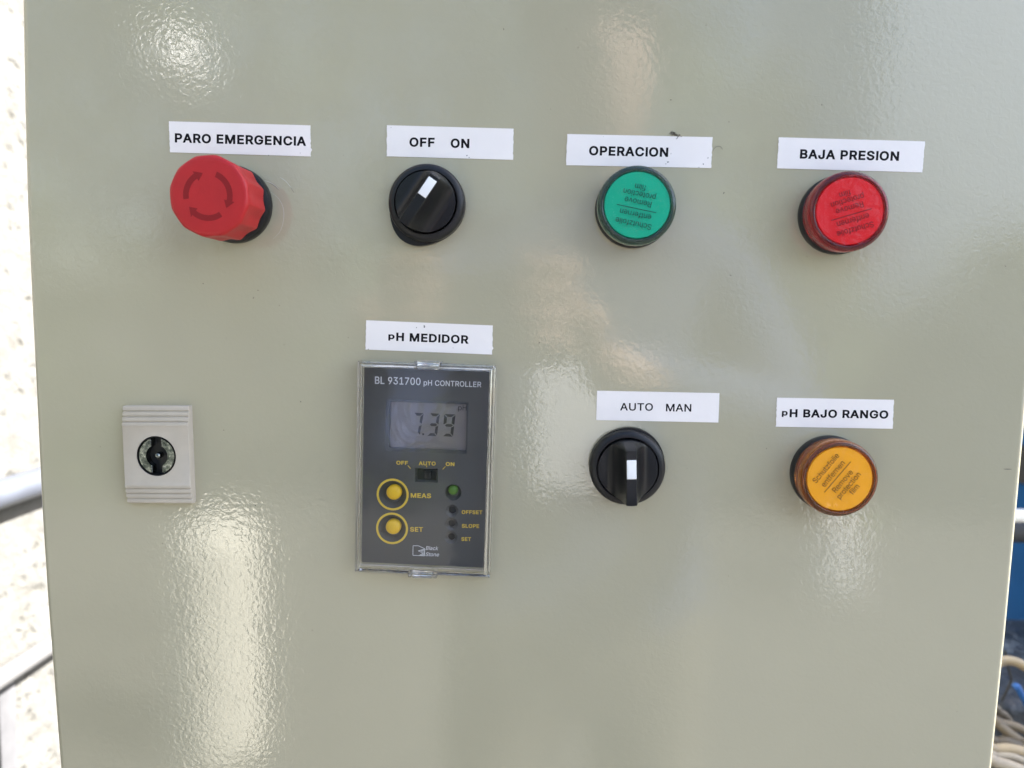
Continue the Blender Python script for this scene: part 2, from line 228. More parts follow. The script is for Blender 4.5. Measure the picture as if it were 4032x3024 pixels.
    'a': (389, [(160, -9, 142, -8, 126, -5, 110, -1, 94, 5, 80, 12, 68, 22, 57, 32, 48, 45, 40, 58, 35, 73, 31, 90, 30, 108, 31, 123, 34, 138, 38, 150, 43, 161, 50, 171, 58, 179, 67, 187, 78, 193, 89, 199, 100, 203, 112, 207, 125, 211, 178, 220, 234, 227, 244, 228, 252, 230, 259, 232, 265, 235, 270, 238, 273, 243, 275, 248, 276, 255, 275, 268, 273, 279, 271, 288, 267, 297, 262, 304, 256, 311, 248, 317, 240, 322, 230, 326, 220, 329, 208, 330, 196, 331, 183, 330, 171, 329, 159, 326, 149, 322, 140, 318, 132, 313, 124, 307, 118, 301, 112, 294, 107, 288, 103, 281, 100, 274, 41, 291, 48, 308, 57, 322, 67, 335, 79, 346, 91, 355, 104, 364, 118, 370, 133, 375, 148, 379, 163, 382, 179, 384, 194, 384, 239, 379, 251, 376, 263, 372, 275, 367, 286, 360, 296, 353, 306, 343, 315, 333, 322, 320, 329, 306, 333, 290, 336, 272, 337, 251, 337, 0, 277, 0, 277, 52, 272, 52, 252, 25, 244, 18, 236, 12, 226, 6, 215, 1, 203, -3, 190, -6, 176, -8), (170, 45, 187, 46, 202, 49, 216, 53, 228, 59, 239, 66, 248, 74, 257, 83, 263, 93, 269, 104, 272, 115, 275, 126, 276, 138, 276, 190, 259, 182, 231, 176, 200, 171, 175, 168, 134, 159, 125, 155, 117, 150, 110, 145, 103, 139, 98, 132, 95, 124, 93, 115, 92, 105, 92, 95, 94, 87, 98, 79, 102, 72, 107, 66, 114, 61, 121, 56, 130, 52, 139, 49, 149, 47, 159, 46)]),
    'c': (396, [(207, -8, 182, -7, 159, -2, 137, 6, 117, 16, 98, 30, 82, 46, 68, 64, 56, 85, 46, 108, 40, 133, 36, 159, 34, 187, 36, 216, 40, 243, 46, 268, 56, 291, 68, 312, 82, 330, 98, 346, 117, 360, 137, 371, 159, 378, 182, 383, 207, 384, 221, 384, 234, 383, 247, 380, 260, 377, 272, 373, 284, 368, 295, 362, 305, 356, 315, 349, 324, 341, 332, 332, 340, 322, 347, 312, 353, 301, 358, 289, 362, 277, 303, 262, 290, 289, 270, 311, 242, 325, 207, 330, 189, 329, 173, 325, 158, 319, 145, 310, 134, 300, 124, 287, 115, 274, 108, 258, 103, 242, 99, 224, 97, 206, 96, 187, 97, 169, 99, 151, 103, 134, 108, 117, 115, 102, 124, 89, 134, 76, 145, 66, 158, 57, 173, 51, 189, 48, 207, 46, 243, 52, 271, 66, 292, 89, 304, 117, 363, 102, 359, 90, 354, 78, 348, 67, 341, 56, 334, 46, 325, 37, 316, 29, 306, 21, 296, 15, 285, 9, 273, 4, 261, -1, 248, -4, 235, -6, 221, -8)]),
    'e': (404, [(212, -8, 185, -7, 161, -2, 138, 6, 117, 16, 98, 30, 82, 46, 68, 64, 56, 85, 46, 108, 40, 132, 35, 159, 34, 187, 35, 215, 39, 242, 46, 267, 55, 290, 67, 311, 81, 329, 97, 346, 115, 359, 135, 370, 157, 378, 180, 383, 205, 384, 221, 384, 236, 382, 251, 379, 266, 374, 280, 368, 294, 361, 307, 351, 319, 341, 331, 329, 341, 315, 350, 299, 357, 282, 363, 263, 368, 242, 370, 219, 371, 194, 371, 169, 75, 169, 75, 221, 338, 221, 310, 202, 309, 220, 307, 237, 303, 254, 298, 269, 291, 282, 283, 294, 273, 305, 263, 314, 250, 321, 237, 326, 222, 329, 205, 330, 189, 329, 173, 326, 159, 321, 146, 313, 135, 304, 125, 294, 116, 282, 109, 270, 103, 256, 99, 241, 97, 226, 96, 211, 96, 178, 97, 157, 100, 139, 104, 122, 110, 106, 118, 92, 128, 80, 139, 70, 151, 61, 165, 55, 179, 50, 195, 47, 212, 46, 224, 47, 234, 48, 244, 50, 254, 53, 263, 56, 271, 61, 278, 66, 285, 73, 292, 80, 297, 88, 302, 96, 306, 105, 365, 91, 360, 77, 353, 63, 345, 51, 335, 39, 324, 29, 311, 19, 298, 11, 283, 4, 266, -1, 249, -5, 231, -7)]),
    'f': (254, [(228, 379, 228, 327, 6, 327, 6, 379), (81, 0, 81, 432, 82, 447, 84, 461, 89, 474, 96, 486, 104, 496, 113, 505, 124, 513, 135, 519, 148, 524, 161, 527, 174, 529, 187, 530, 222, 527, 243, 521, 227, 468, 215, 472, 195, 474, 182, 473, 171, 470, 162, 466, 154, 460, 149, 452, 145, 443, 142, 431, 142, 419, 142, 0)]),
    'h': (410, [(114, 227, 114, 0, 53, 0, 53, 509, 114, 509, 114, 287, 102, 287, 112, 312, 124, 332, 137, 349, 152, 362, 169, 372, 187, 379, 207, 383, 227, 384, 246, 383, 264, 380, 280, 376, 295, 369, 309, 360, 321, 349, 332, 336, 341, 321, 348, 304, 353, 285, 356, 264, 357, 240, 357, 0, 296, 0, 296, 235, 295, 256, 290, 275, 283, 291, 273, 304, 260, 315, 246, 323, 229, 328, 210, 329, 197, 328, 184, 326, 172, 322, 161, 317, 150, 311, 141, 303, 133, 293, 126, 283, 121, 271, 117, 257, 114, 243)]),
    'i': (167, [(53, 0, 53, 379, 114, 379, 114, 0), (84, 443, 75, 444, 67, 446, 60, 449, 54, 455, 48, 461, 44, 468, 42, 475, 41, 483, 42, 491, 44, 499, 48, 506, 54, 512, 60, 517, 67, 521, 75, 523, 84, 524, 92, 523, 100, 521, 107, 517, 114, 512, 119, 506, 123, 499, 126, 491, 126, 483, 126, 475, 123, 468, 119, 461, 114, 455, 107, 449, 100, 446, 92, 444)]),
    'k': (381, [(110, 137, 110, 212, 121, 212, 284, 379, 360, 379, 184, 199, 177, 199), (53, 0, 53, 509, 114, 509, 114, 0), (294, 0, 148, 186, 191, 229, 372, 0)]),
    'l': (152, [(52, 0, 52, 520, 110, 520, 110, 0)]),
    'm': (610, [(53, 0, 53, 379, 112, 379, 112, 295, 108, 295, 112, 310, 118, 323, 125, 335, 132, 346, 141, 355, 151, 363, 161, 370, 172, 376, 183, 380, 195, 384, 207, 386, 219, 386, 239, 385, 257, 380, 273, 372, 287, 361, 299, 347, 309, 331, 316, 314, 321, 295, 312, 295, 317, 308, 322, 321, 329, 332, 337, 343, 347, 353, 357, 361, 368, 369, 381, 375, 394, 380, 407, 383, 422, 385, 437, 386, 453, 385, 468, 383, 483, 378, 497, 372, 510, 364, 522, 354, 532, 342, 541, 328, 548, 313, 553, 296, 556, 276, 557, 255, 557, 0, 496, 0, 496, 254, 494, 273, 490, 289, 483, 302, 473, 313, 460, 321, 447, 326, 433, 329, 419, 330, 406, 330, 395, 328, 384, 324, 374, 320, 365, 314, 358, 307, 351, 299, 345, 290, 341, 280, 338, 270, 336, 259, 335, 247, 335, 0, 274, 0, 274, 260, 273, 275, 269, 288, 262, 301, 253, 311, 242, 320, 229, 326, 215, 329, 199, 330, 188, 330, 178, 328, 168, 325, 158, 320, 148, 314, 140, 307, 132, 299, 126, 289, 121, 278, 117, 266, 114, 253, 114, 238, 114, 0)]),
    'n': (410, [(114, 227, 114, 0, 53, 0, 53, 379, 112, 379, 112, 287, 102, 287, 112, 312, 124, 332, 137, 349, 152, 362, 169, 372, 187, 379, 207, 383, 227, 384, 246, 383, 264, 380, 280, 376, 295, 369, 309, 360, 321, 349, 332, 336, 341, 321, 348, 304, 353, 285, 356, 264, 357, 240, 357, 0, 296, 0, 296, 235, 295, 256, 290, 275, 283, 291, 273, 304, 260, 315, 246, 323, 229, 328, 210, 329, 197, 328, 184, 326, 172, 322, 161, 317, 150, 311, 141, 303, 133, 293, 126, 283, 121, 271, 117, 257, 114, 243)]),
    'o': (415, [(207, -8, 182, -7, 159, -2, 137, 6, 117, 16, 98, 30, 82, 46, 68, 64, 56, 85, 46, 108, 40, 133, 36, 159, 34, 187, 36, 216, 40, 243, 46, 268, 56, 291, 68, 312, 82, 330, 98, 346, 117, 360, 137, 371, 159, 378, 182, 383, 207, 384, 233, 383, 256, 378, 278, 371, 299, 360, 317, 346, 333, 330, 347, 312, 359, 291, 369, 268, 376, 243, 380, 216, 381, 187, 380, 159, 376, 133, 369, 108, 359, 85, 347, 64, 333, 46, 317, 30, 299, 16, 278, 6, 256, -2, 233, -7), (207, 46, 226, 48, 242, 51, 257, 57, 270, 66, 282, 76, 292, 89, 300, 102, 307, 117, 312, 134, 316, 151, 318, 169, 319, 187, 318, 206, 316, 224, 312, 242, 307, 258, 300, 274, 292, 287, 282, 300, 270, 310, 257, 319, 242, 325, 226, 329, 207, 330, 189, 329, 173, 325, 158, 319, 145, 310, 134, 300, 124, 287, 115, 274, 108, 258, 103, 242, 99, 224, 97, 206, 96, 187, 97, 169, 99, 151, 103, 134, 108, 117, 115, 102, 124, 89, 134, 76, 145, 66, 158, 57, 173, 51, 189, 48)]),
    'p': (424, [(53, -143, 53, 379, 112, 379, 112, 319, 118, 319, 137, 346, 144, 353, 152, 360, 161, 367, 171, 373, 183, 378, 197, 381, 212, 384, 229, 384, 252, 383, 274, 378, 294, 371, 313, 361, 330, 347, 345, 332, 359, 313, 370, 293, 379, 270, 385, 245, 389, 218, 390, 189, 389, 160, 385, 133, 379, 108, 370, 84, 359, 64, 346, 45, 330, 29, 313, 16, 294, 5, 274, -2, 252, -7, 229, -8, 213, -7, 198, -5, 184, -1, 173, 4, 162, 10, 153, 17, 145, 24, 138, 31, 118, 59, 114, 59, 114, -143), (220, 47, 237, 48, 253, 51, 267, 57, 279, 66, 291, 76, 301, 88, 309, 101, 316, 117, 321, 133, 325, 151, 327, 170, 328, 189, 327, 209, 325, 227, 321, 245, 316, 261, 309, 276, 301, 290, 291, 301, 280, 311, 267, 319, 253, 325, 237, 329, 220, 330, 203, 329, 188, 325, 174, 320, 161, 312, 150, 302, 140, 291, 132, 278, 125, 263, 120, 247, 116, 229, 113, 210, 113, 189, 113, 169, 116, 150, 120, 132, 125, 115, 132, 100, 140, 86, 150, 75, 162, 65, 174, 57, 188, 51, 204, 48)]),
    'r': (259, [(53, 0, 53, 379, 112, 379, 112, 321, 122, 335, 130, 347, 140, 358, 152, 367, 166, 375, 181, 380, 196, 384, 213, 385, 229, 384, 243, 384, 243, 322, 230, 324, 207, 326, 194, 325, 182, 323, 170, 319, 159, 315, 149, 309, 140, 301, 132, 293, 126, 284, 121, 273, 117, 262, 114, 250, 114, 237, 114, 0)]),
    't': (227, [(204, 379, 204, 327, 6, 327, 6, 379), (65, 471, 126, 471, 126, 98, 127, 86, 128, 76, 132, 68, 136, 61, 142, 56, 150, 53, 159, 51, 170, 50, 185, 51, 202, 54, 213, 2, 192, -3, 168, -4, 145, -3, 125, 2, 107, 10, 92, 21, 80, 35, 72, 52, 67, 71, 65, 93)]),
    'u': (410, [(182, -5, 164, -4, 146, -1, 130, 4, 115, 11, 101, 20, 89, 31, 78, 44, 69, 59, 62, 76, 57, 95, 54, 116, 53, 139, 53, 379, 114, 379, 114, 144, 115, 123, 119, 105, 127, 89, 137, 75, 150, 64, 164, 56, 181, 52, 200, 50, 213, 51, 226, 53, 238, 57, 249, 62, 259, 69, 268, 77, 276, 86, 283, 97, 289, 109, 293, 122, 295, 137, 296, 153, 296, 379, 357, 379, 357, 0, 298, 0, 298, 92, 307, 92, 297, 67, 286, 47, 272, 30, 257, 17, 240, 7, 222, 0, 203, -4)]),
    'v': (389, [(163, 0, 17, 379, 84, 379, 165, 155, 187, 87, 206, 21, 184, 21, 203, 87, 224, 155, 305, 379, 371, 379, 226, 0)]),
    'z': (380, [(42, 0, 42, 46, 254, 320, 48, 323, 48, 379, 333, 379, 333, 331, 126, 60, 126, 56, 339, 56, 339, 0)]),
}
WALL_Y0 = -0.30
TANK_TOP = 0.35  # drum raised out of view so that it shades the cables
KNOB_TOP = 18.8
TXT_DY = 1.4


def skin_mesh(V, E, root=0, sub=2):
    """V: (point, radius). One continuous surface grown round a skeleton."""
    me = bpy.data.meshes.new('sk')
    me.from_pydata([v[0] for v in V], E, [])
    o = bpy.data.objects.new('sk', me)
    COL.objects.link(o)
    o.modifiers.new('s', 'SKIN')
    if not me.skin_vertices:
        bm0 = bmesh.new()
        bm0.from_mesh(me)
        bm0.verts.layers.skin.verify()
        bm0.to_mesh(me)
        bm0.free()
    for i, v in enumerate(V):
        sv = me.skin_vertices[0].data[i]
        sv.radius = (v[1], v[1]) if not isinstance(v[1], tuple) else v[1]
        sv.use_root = (i == root)
    s = o.modifiers.new('u', 'SUBSURF')
    s.levels = s.render_levels = sub
    dg = bpy.context.evaluated_depsgraph_get()
    dg.update()
    out = bpy.data.meshes.new_from_object(o.evaluated_get(dg))
    bpy.data.objects.remove(o)
    return out


def person():
    t = bpy.data.objects.new('person', None)
    COL.objects.link(t)
    t.location = (0.045, -0.66, GZ)
    tag(t, 'person in blue shirt photographing the cabinet, mirrored faintly in its paint', 'person')
    gz = -GZ
    V, E = [], []

    def add(p, r, par=None):
        V.append((p, r))
        if par is not None:
            E.append((par, len(V) - 1))
        return len(V) - 1
    pel = add((0, 0, 0.88), (0.155, 0.105))
    wai = add((0, 0, 1.05), (0.14, 0.10), pel)
    che = add((0, 0, 1.24), (0.165, 0.11), wai)
    nkb = add((0, 0.0, 1.37), (0.075, 0.07), che)
    nk = add((0, 0.015, 1.42), 0.052, nkb)
    hd0 = add((0, 0.03, 1.48), (0.068, 0.085), nk)
    hd1 = add((0, 0.035, 1.55), (0.076, 0.095), hd0)
    add((0, 0.02, 1.63), (0.062, 0.075), hd1)
    for s, hx in ((-1, -0.185), (1, -0.015)):
        sh = add((s * 0.165, 0, 1.32), 0.062, che)
        el = add((s * 0.23, 0.14, 1.10), 0.043, sh)
        fo = add((s * 0.17 + hx * 0.3, 0.25, 1.165), 0.036, el)
        add((hx, 0.325, gz - 0.035), 0.026, fo)
        hp = add((s * 0.095, 0, 0.80), 0.088, pel)
        kn = add((s * 0.10, 0.015, 0.46), 0.058, hp)
        an = add((s * 0.105, -0.01, 0.09), 0.040, kn)
        add((s * 0.115, 0.12, 0.035), 0.036, an)
    me = skin_mesh(V, E)
    M_shirt = mat('blue_cotton', (0.055, 0.075, 0.135), 0.85, 0.2)
    M_skin = mat('skin', (0.27, 0.175, 0.13), 0.5, 0.4)
    M_trs = mat('khaki_cotton', (0.13, 0.12, 0.10), 0.9, 0.2)
    o = link('body', me, M_shirt, t, 60)
    me.materials.append(M_skin)
    me.materials.append(M_trs)
    for p in me.polygons:
        c = p.center
        p.material_index = 1 if (c.z > 1.405 or c.y > 0.326) and c.z > 0.6 else (2 if c.z < 0.90 else 0)
    b = lathe([(0.098, 0), (0.103, 0.02), (0.095, 0.07), (0.06, 0.105), (0, 0.115)], 40)
    for v in b.verts:
        v.co = Vector((v.co.x * 0.88, v.co.y * 1.05 + 0.022, v.co.z + 1.585))
    obj('hair', b, mat('dark_hair', (0.018, 0.012, 0.009), 0.6), t, 60)
    b = lathe([(0, 0), (0.013, 0.004), (0.011, 0.012), (0, 0.03)], 16)
    bmesh.ops.rotate(b, verts=b.verts, cent=(0, 0, 0), matrix=Matrix.Rotation(-math.pi / 2, 3, 'X'))
    for v in b.verts:
        v.co += Vector((0, 0.125, 1.535))
    obj('nose', b, M_skin, t, 60)
    for s in (-1, 1):
        b = lathe([(0, 0), (0.011, 0.002), (0.008, 0.008), (0, 0.01)], 16)
        bmesh.ops.rotate(b, verts=b.verts, cent=(0, 0, 0), matrix=Matrix.Rotation(-math.pi / 2, 3, 'X'))
        for v in b.verts:
            v.co += Vector((s * 0.032, 0.122, 1.56))
        obj('eye', b, M_ink, t, 60)
    b = box(-0.055, 0.05, 0, 0.004, 1.06, 1.21)  # white chest panel added so the paint mirrors a pale patch
    for v in b.verts:
        v.co.y += 0.118
    bevel(b, 0.0015, 1)
    obj('added_chest_panel', b, mat('white_chest_panel', (0.75, 0.77, 0.82), 0.8, 0.2), t)
    # hands: a palm and five fingers closing on the phone's ends
    for s, hx in ((-1, -0.185), (1, -0.015)):
        HV, HE = [((hx, 0.318, gz - 0.035), 0.022), ((hx - s * 0.004, 0.345, gz - 0.012), (0.026, 0.014)), ((hx - s * 0.006, 0.352, gz + 0.016), (0.026, 0.012))], [(0, 1), (1, 2)]
        hme = skin_mesh(HV, HE)
        h = link('hand', hme, M_skin, t, 60)
        for k in range(4):
            z = gz + 0.040 - 0.019 * k
            ln = (0.9, 1.0, 0.95, 0.75)[k]
            FV = [((hx - s * 0.004, 0.345, z - 0.004), 0.0085), ((hx - s * 0.022, 0.357, z), 0.008), ((hx - s * 0.022 - s * 0.022 * ln, 0.361, z + 0.002), 0.0072), ((hx - s * 0.022 - s * 0.038 * ln, 0.358, z + 0.003), 0.006)]
            link('finger', skin_mesh(FV, [(0, 1), (1, 2), (2, 3)]), M_skin, h, 60)
        FV = [((hx, 0.33, gz - 0.02), 0.011), ((hx - s * 0.02, 0.328, gz - 0.004), 0.010), ((hx - s * 0.04, 0.329, gz + 0.008), 0.008)]
        link('thumb', skin_mesh(FV, [(0, 1), (1, 2)]), M_skin, h, 60)
    b = box(-0.136, 0.016, -0.040, 0.036, 0, 0.008)
    bevel(b, 0.003, 3)
    bmesh.ops.rotate(b, verts=b.verts, cent=(0, 0, 0), matrix=Matrix.Rotation(math.pi / 2, 3, 'X'))
    for v in b.verts:
        v.co += Vector((0, -0.3075, 0))
    tag(obj('phone', b, mat('dark_phone', (0.02, 0.02, 0.022), 0.2)), 'dark phone held up to the cabinet by the person', 'phone')


def REFLECT():
    m = mat('whitewash', (0.64, 0.615, 0.53), 0.8, 0.2)
    vary(m, (0.64, 0.615, 0.53), 6, 0.06)
    for x, y, r, h, lb in ((-0.92, -1.78, 0.125, 0.69, 'round-topped white bollard added nearer the viewer to mirror as a column at lower left of the paint'),
                           (1.38, -3.4, 0.12, 0.40, 'low round-topped greyish white bollard added farther off to mirror as a patch at lower right of the paint')):
        b = lathe([(r, 0), (r, h - r), (r * 0.93, h - r * 0.55), (r * 0.7, h - r * 0.2), (r * 0.35, h - r * 0.04), (0, h)], 40)  # unseen white posts, added as bright shapes for the paint to mirror
        for v in b.verts:
            v.co = Vector((v.co.x + x, v.co.y + y, v.co.z + GZ))
        tag(obj('reflector', b, m if x < 0 else mat('grey_whitewash', (0.52, 0.53, 0.55), 0.8, 0.2), sm=60), lb, 'reflector', 'white posts added behind the viewer for reflections')
    t = bpy.data.objects.new('added_globe_lamp', None)  # unseen lamp, added for a round bright spot in the paint
    COL.objects.link(t)
    t.location = (-1.36, -2.5, GZ)
    tag(t, 'white globe lamp on a thin post, added to mirror a bright spot at upper left', 'lamp')
    obj('post', lathe([(0, 0), (0.03, 0), (0.022, 2.03), (0, 2.03)], 20), M_strap, t)
    b = bmesh.new()
    bmesh.ops.create_uvsphere(b, u_segments=40, v_segments=24, radius=0.10)
    for v in b.verts:
        v.co.z += 2.14
    obj('globe', b, mat('white_globe', (0.86, 0.86, 0.84), 0.25, 0.6), t, 80)
    # dark trees closing the view behind
    rnd = random.Random(11)
    b = bmesh.new()
    for k in range(15000):
        x = rnd.uniform(-8, 6.0)
        h = 4.1 - 2.3 * min(1.0, max(0.0, (x - 0.2) / 2.0)) + 0.35 * math.sin(x * 1.9) + 0.3 * math.sin(x * 4.3 + 1)
        z = rnd.uniform(0, 1) ** 0.8 * h
        y = -4.6 - rnd.random() ** 1.5 * 1.2 - 0.25 * math.sin(x * 2.7 + z * 1.3)
        s = rnd.uniform(0.05, 0.13)
        n = Vector((rnd.gauss(0, 1), rnd.gauss(0.4, 1), rnd.gauss(0.6, 1))).normalized()
        a = n.orthogonal().normalized()
        c = n.cross(a)
        p = Vector((x, y, z + GZ))
        b.faces.new([b.verts.new(p + q) for q in (a * s, c * s * 0.5, -a * s, -c * s * 0.5)])
    lm = mat('dark_leaves', (0.075, 0.10, 0.04), 0.6, 0.3)
    h = obj('hedge', b, lm, sm=0)
    h['kind'] = 'stuff'
    h['label'] = 'dark leafy hedge far behind the viewer'
    t = bpy.data.objects.new('added_blue_house', None)  # unseen house, added to give the paint a bluish sheen
    COL.objects.link(t)
    t.location = (5.4, -8.0, GZ)
    tag(t, 'pale blue flat-roofed house added beyond the low end of the hedge to mirror a pale sheen at upper right', 'house')
    wm = mat('pale_blue_limewash', (0.60, 0.70, 0.88), 0.85, 0.2)
    vary(wm, (0.60, 0.70, 0.88), 2, 0.05)
    b = box(-2.7, 3.5, -2.0, 1.5, 0, 5.6)
    bevel(b, 0.05, 2)
    obj('wall', b, wm, t)
    b = box(-2.8, 3.6, -2.1, 1.6, 5.602, 5.75)
    obj('roof', b, M_beige, t)
    for wx in (-0.9, 1.7):
        b = box(wx, wx + 0.8, 1.46, 1.52, 1.2, 2.4)
        obj('window', b, mat('dark_glass', (0.02, 0.025, 0.03), 0.1), t)
    person()



# ------------------------------------------------------------------ helpers
def smooth(me, ang=35):
    for p in me.polygons:
        p.use_smooth = True
    me.set_sharp_from_angle(angle=math.radians(ang))


def link(name, me, mat=None, parent=None, sm=35):
    o = bpy.data.objects.new(name, me)
    COL.objects.link(o)
    if mat is not None:
        me.materials.clear()
        me.materials.append(mat)
    if sm:
        smooth(me, sm)
    if parent is not None:
        o.parent = parent
    return o


def obj(name, bm, mat, parent=None, sm=35):
    bmesh.ops.recalc_face_normals(bm, faces=bm.faces)
    me = bpy.data.meshes.new(name)
    bm.to_mesh(me)
    bm.free()
    return link(name, me, mat, parent, sm)


def tag(o, label, cat, group=None):
    o['label'] = label
    o['category'] = cat
    if group:
        o['group'] = group
    return o


def on_door(name, x, z, ang, label, cat, group=None):
    """Empty on the door plane: local x right, y up, z out of the door; children are in mm."""
    o = bpy.data.objects.new(name, None)
    COL.objects.link(o)
    o.empty_display_size = 0.01
    o.location = (x * MM, 0.0, z * MM)
    o.rotation_euler = (math.pi / 2, -ang, 0.0)
    return tag(o, label, cat, group)


def scl(bm, k=MM):
    for v in bm.verts:
        v.co *= k
    return bm


def lathe(prof, n=72, bm=None, off=(0, 0), rfun=None):
    bm = bm or bmesh.new()
    rings = []
    for r, z in prof:
        if r < 1e-6:
            rings.append([bm.verts.new((off[0], off[1], z))])
        else:
            ring = []
            for i in range(n):
                a = 2 * math.pi * i / n
                rr = rfun(r, z, a) if rfun else r
                ring.append(bm.verts.new((off[0] + rr * math.cos(a), off[1] + rr * math.sin(a), z)))
            rings.append(ring)
    for A, B in zip(rings, rings[1:]):
        if len(A) == 1 and len(B) == 1:
            continue
        for i in range(n):
            j = (i + 1) % n
            if len(A) == 1:
                bm.faces.new((A[0], B[i], B[j]))
            elif len(B) == 1:
                bm.faces.new((A[i], A[j], B[0]))
            else:
                bm.faces.new((A[i], A[j], B[j], B[i]))
    return bm


def prism(pts, z0, z1, bm=None):
    bm = bm or bmesh.new()
    a = [bm.verts.new((p[0], p[1], z0)) for p in pts]
    b = [bm.verts.new((p[0], p[1], z1)) for p in pts]
    n = len(pts)
    bm.faces.new(a[::-1])
    bm.faces.new(b)
    for i in range(n):
        j = (i + 1) % n
        bm.faces.new((a[i], a[j], b[j], b[i]))
    return bm


def box(x0, x1, y0, y1, z0, z1, bm=None):
    return prism([(x0, y0), (x1, y0), (x1, y1), (x0, y1)], z0, z1, bm)


def bevel(bm, w, seg=2, sel=None):
    ed = [e for e in bm.edges if (sel(e) if sel else True)]
    bmesh.ops.bevel(bm, geom=ed, offset=w, segments=seg, profile=0.5, affect='EDGES')
    return bm


def tube(path, r, n=14, bm=None, cap=True):
    bm = bm or bmesh.new()
    P = [Vector(p) for p in path]
    rings = []
    up = Vector((0.13, 0.31, 0.94)).normalized()
    for i, p in enumerate(P):
        t = (P[min(i + 1, len(P) - 1)] - P[max(i - 1, 0)]).normalized()
        a = t.cross(up)
        if a.length < 1e-4:
            a = t.cross(Vector((1, 0, 0)))
        a.normalize()
        b = t.cross(a).normalized()
        rr = r[i] if isinstance(r, (list, tuple)) else r
        rings.append([bm.verts.new(p + rr * (a * math.cos(2 * math.pi * k / n) + b * math.sin(2 * math.pi * k / n))) for k in range(n)])
    for A, B in zip(rings, rings[1:]):
        for k in range(n):
            j = (k + 1) % n
            bm.faces.new((A[k], A[j], B[j], B[k]))
    if cap:
        bm.faces.new(rings[0][::-1])
        bm.faces.new(rings[-1])
    return bm


def catmull(pts, sub=8):
    P = [Vector(p) for p in pts]
    P = [P[0] * 2 - P[1]] + P + [P[-1] * 2 - P[-2]]
    out = []
    for i in range(1, len(P) - 2):
        for k in range(sub):
            t = k / sub
            a, b, c, d = P[i - 1], P[i], P[i + 1], P[i + 2]
            out.append(0.5 * ((2 * b) + (c - a) * t + (2 * a - 5 * b + 4 * c - d) * t * t + (3 * b - a - 3 * c + d) * t ** 3))
    out.append(P[-2])
    return out


def ring_arc(bm, cx, cy, r0, r1, a0, a1, z0, z1, n=24):
    pts = [(cx + r1 * math.cos(a0 + (a1 - a0) * i / n), cy + r1 * math.sin(a0 + (a1 - a0) * i / n)) for i in range(n + 1)]
    pts += [(cx + r0 * math.cos(a1 + (a0 - a1) * i / n), cy + r0 * math.sin(a1 + (a0 - a1) * i / n)) for i in range(n + 1)]
    return prism(pts, z0, z1, bm)


def cut(o, cutters):
    """Boolean difference, evaluated once into plain mesh data."""
    for c in cutters:
        bmesh.ops.recalc_face_normals(c, faces=c.faces)
        me = bpy.data.meshes.new('cut')
        c.to_mesh(me)
        c.free()
        co = bpy.data.objects.new('cut', me)
        COL.objects.link(co)
        co.parent = o.parent
        m = o.modifiers.new('b', 'BOOLEAN')
        m.operation = 'DIFFERENCE'
        m.solver = 'EXACT'
        m.object = co
        dg = bpy.context.evaluated_depsgraph_get()
        dg.update()
        new = bpy.data.meshes.new_from_object(o.evaluated_get(dg))
        o.modifiers.clear()
        old = o.data
        o.data = new
        bpy.data.meshes.remove(old)
        bpy.data.objects.remove(co)
        bpy.data.meshes.remove(me)
    smooth(o.data, 30)
    return o


_H = {}


def _fat(ct, w):
    """Contour moved outward by w along mitred corners (holes shrink: they run the other way round)."""
    P = [(ct[2 * i] * 0.001, ct[2 * i + 1] * 0.001) for i in range(len(ct) // 2)]
    n = len(P)
    out = []
    for i in range(n):
        a, p, c = Vector(P[i - 1]), Vector(P[i]), Vector(P[(i + 1) % n])
        d0, d1 = (p - a).normalized(), (c - p).normalized()
        n0, n1 = Vector((-d0.y, d0.x)), Vector((-d1.y, d1.x))
        m = n0 + n1
        k = m.length_squared
        m = m * (2.0 / max(k, 0.7))
        q = p + m * w
        out.append(Vector((q.x, q.y, 0)))
    return out


def _solid(contours, weight):
    rings = [_fat(c, weight) for c in contours]
    vs, ed = [], []
    for r in rings:
        b0, n = len(vs), len(r)
        vs += [Vector((v.x, v.y)) for v in r]
        ed += [(b0 + i, b0 + (i + 1) % n) for i in range(n)]
    res = delaunay_2d_cdt(vs, ed, [], 1, 1e-5)
    V = [(v.x, v.y) for v in res[0]]

    def inside(x, y):
        c = 0
        for r in rings:
            for i in range(len(r)):
                a, b = r[i - 1], r[i]
                if (a.y > y) != (b.y > y) and x < (b.x - a.x) * (y - a.y) / (b.y - a.y) + a.x:
                    c += 1 if b.y > a.y else -1
        return c * sg > 0
    sg = 1 if _area(contours[0]) > 0 else -1
    F = [tuple(f) for f in res[2] if inside(sum(V[i][0] for i in f) / len(f), sum(V[i][1] for i in f) / len(f))]
    return V, F


def _area(ct):
    n = len(ct) // 2
    return 0.5 * sum(ct[2 * i] * ct[2 * ((i + 1) % n) + 1] - ct[2 * ((i + 1) % n)] * ct[2 * i + 1] for i in range(n))


_G = {}


def glyph(ch, weight):
    k = (ch, round(weight, 4))
    if k not in _G:
        cs = GLYPHS[ch][1]
        big = max(cs, key=lambda c: abs(_area(c)))
        sg = _area(big) > 0
        outer = [c for c in cs if (_area(c) > 0) == sg]
        holes = [c for c in cs if (_area(c) > 0) != sg]
        _G[k] = [_solid([c] + (holes if c is big else []), -weight if sg else weight) for c in outer]
    return _G[k]


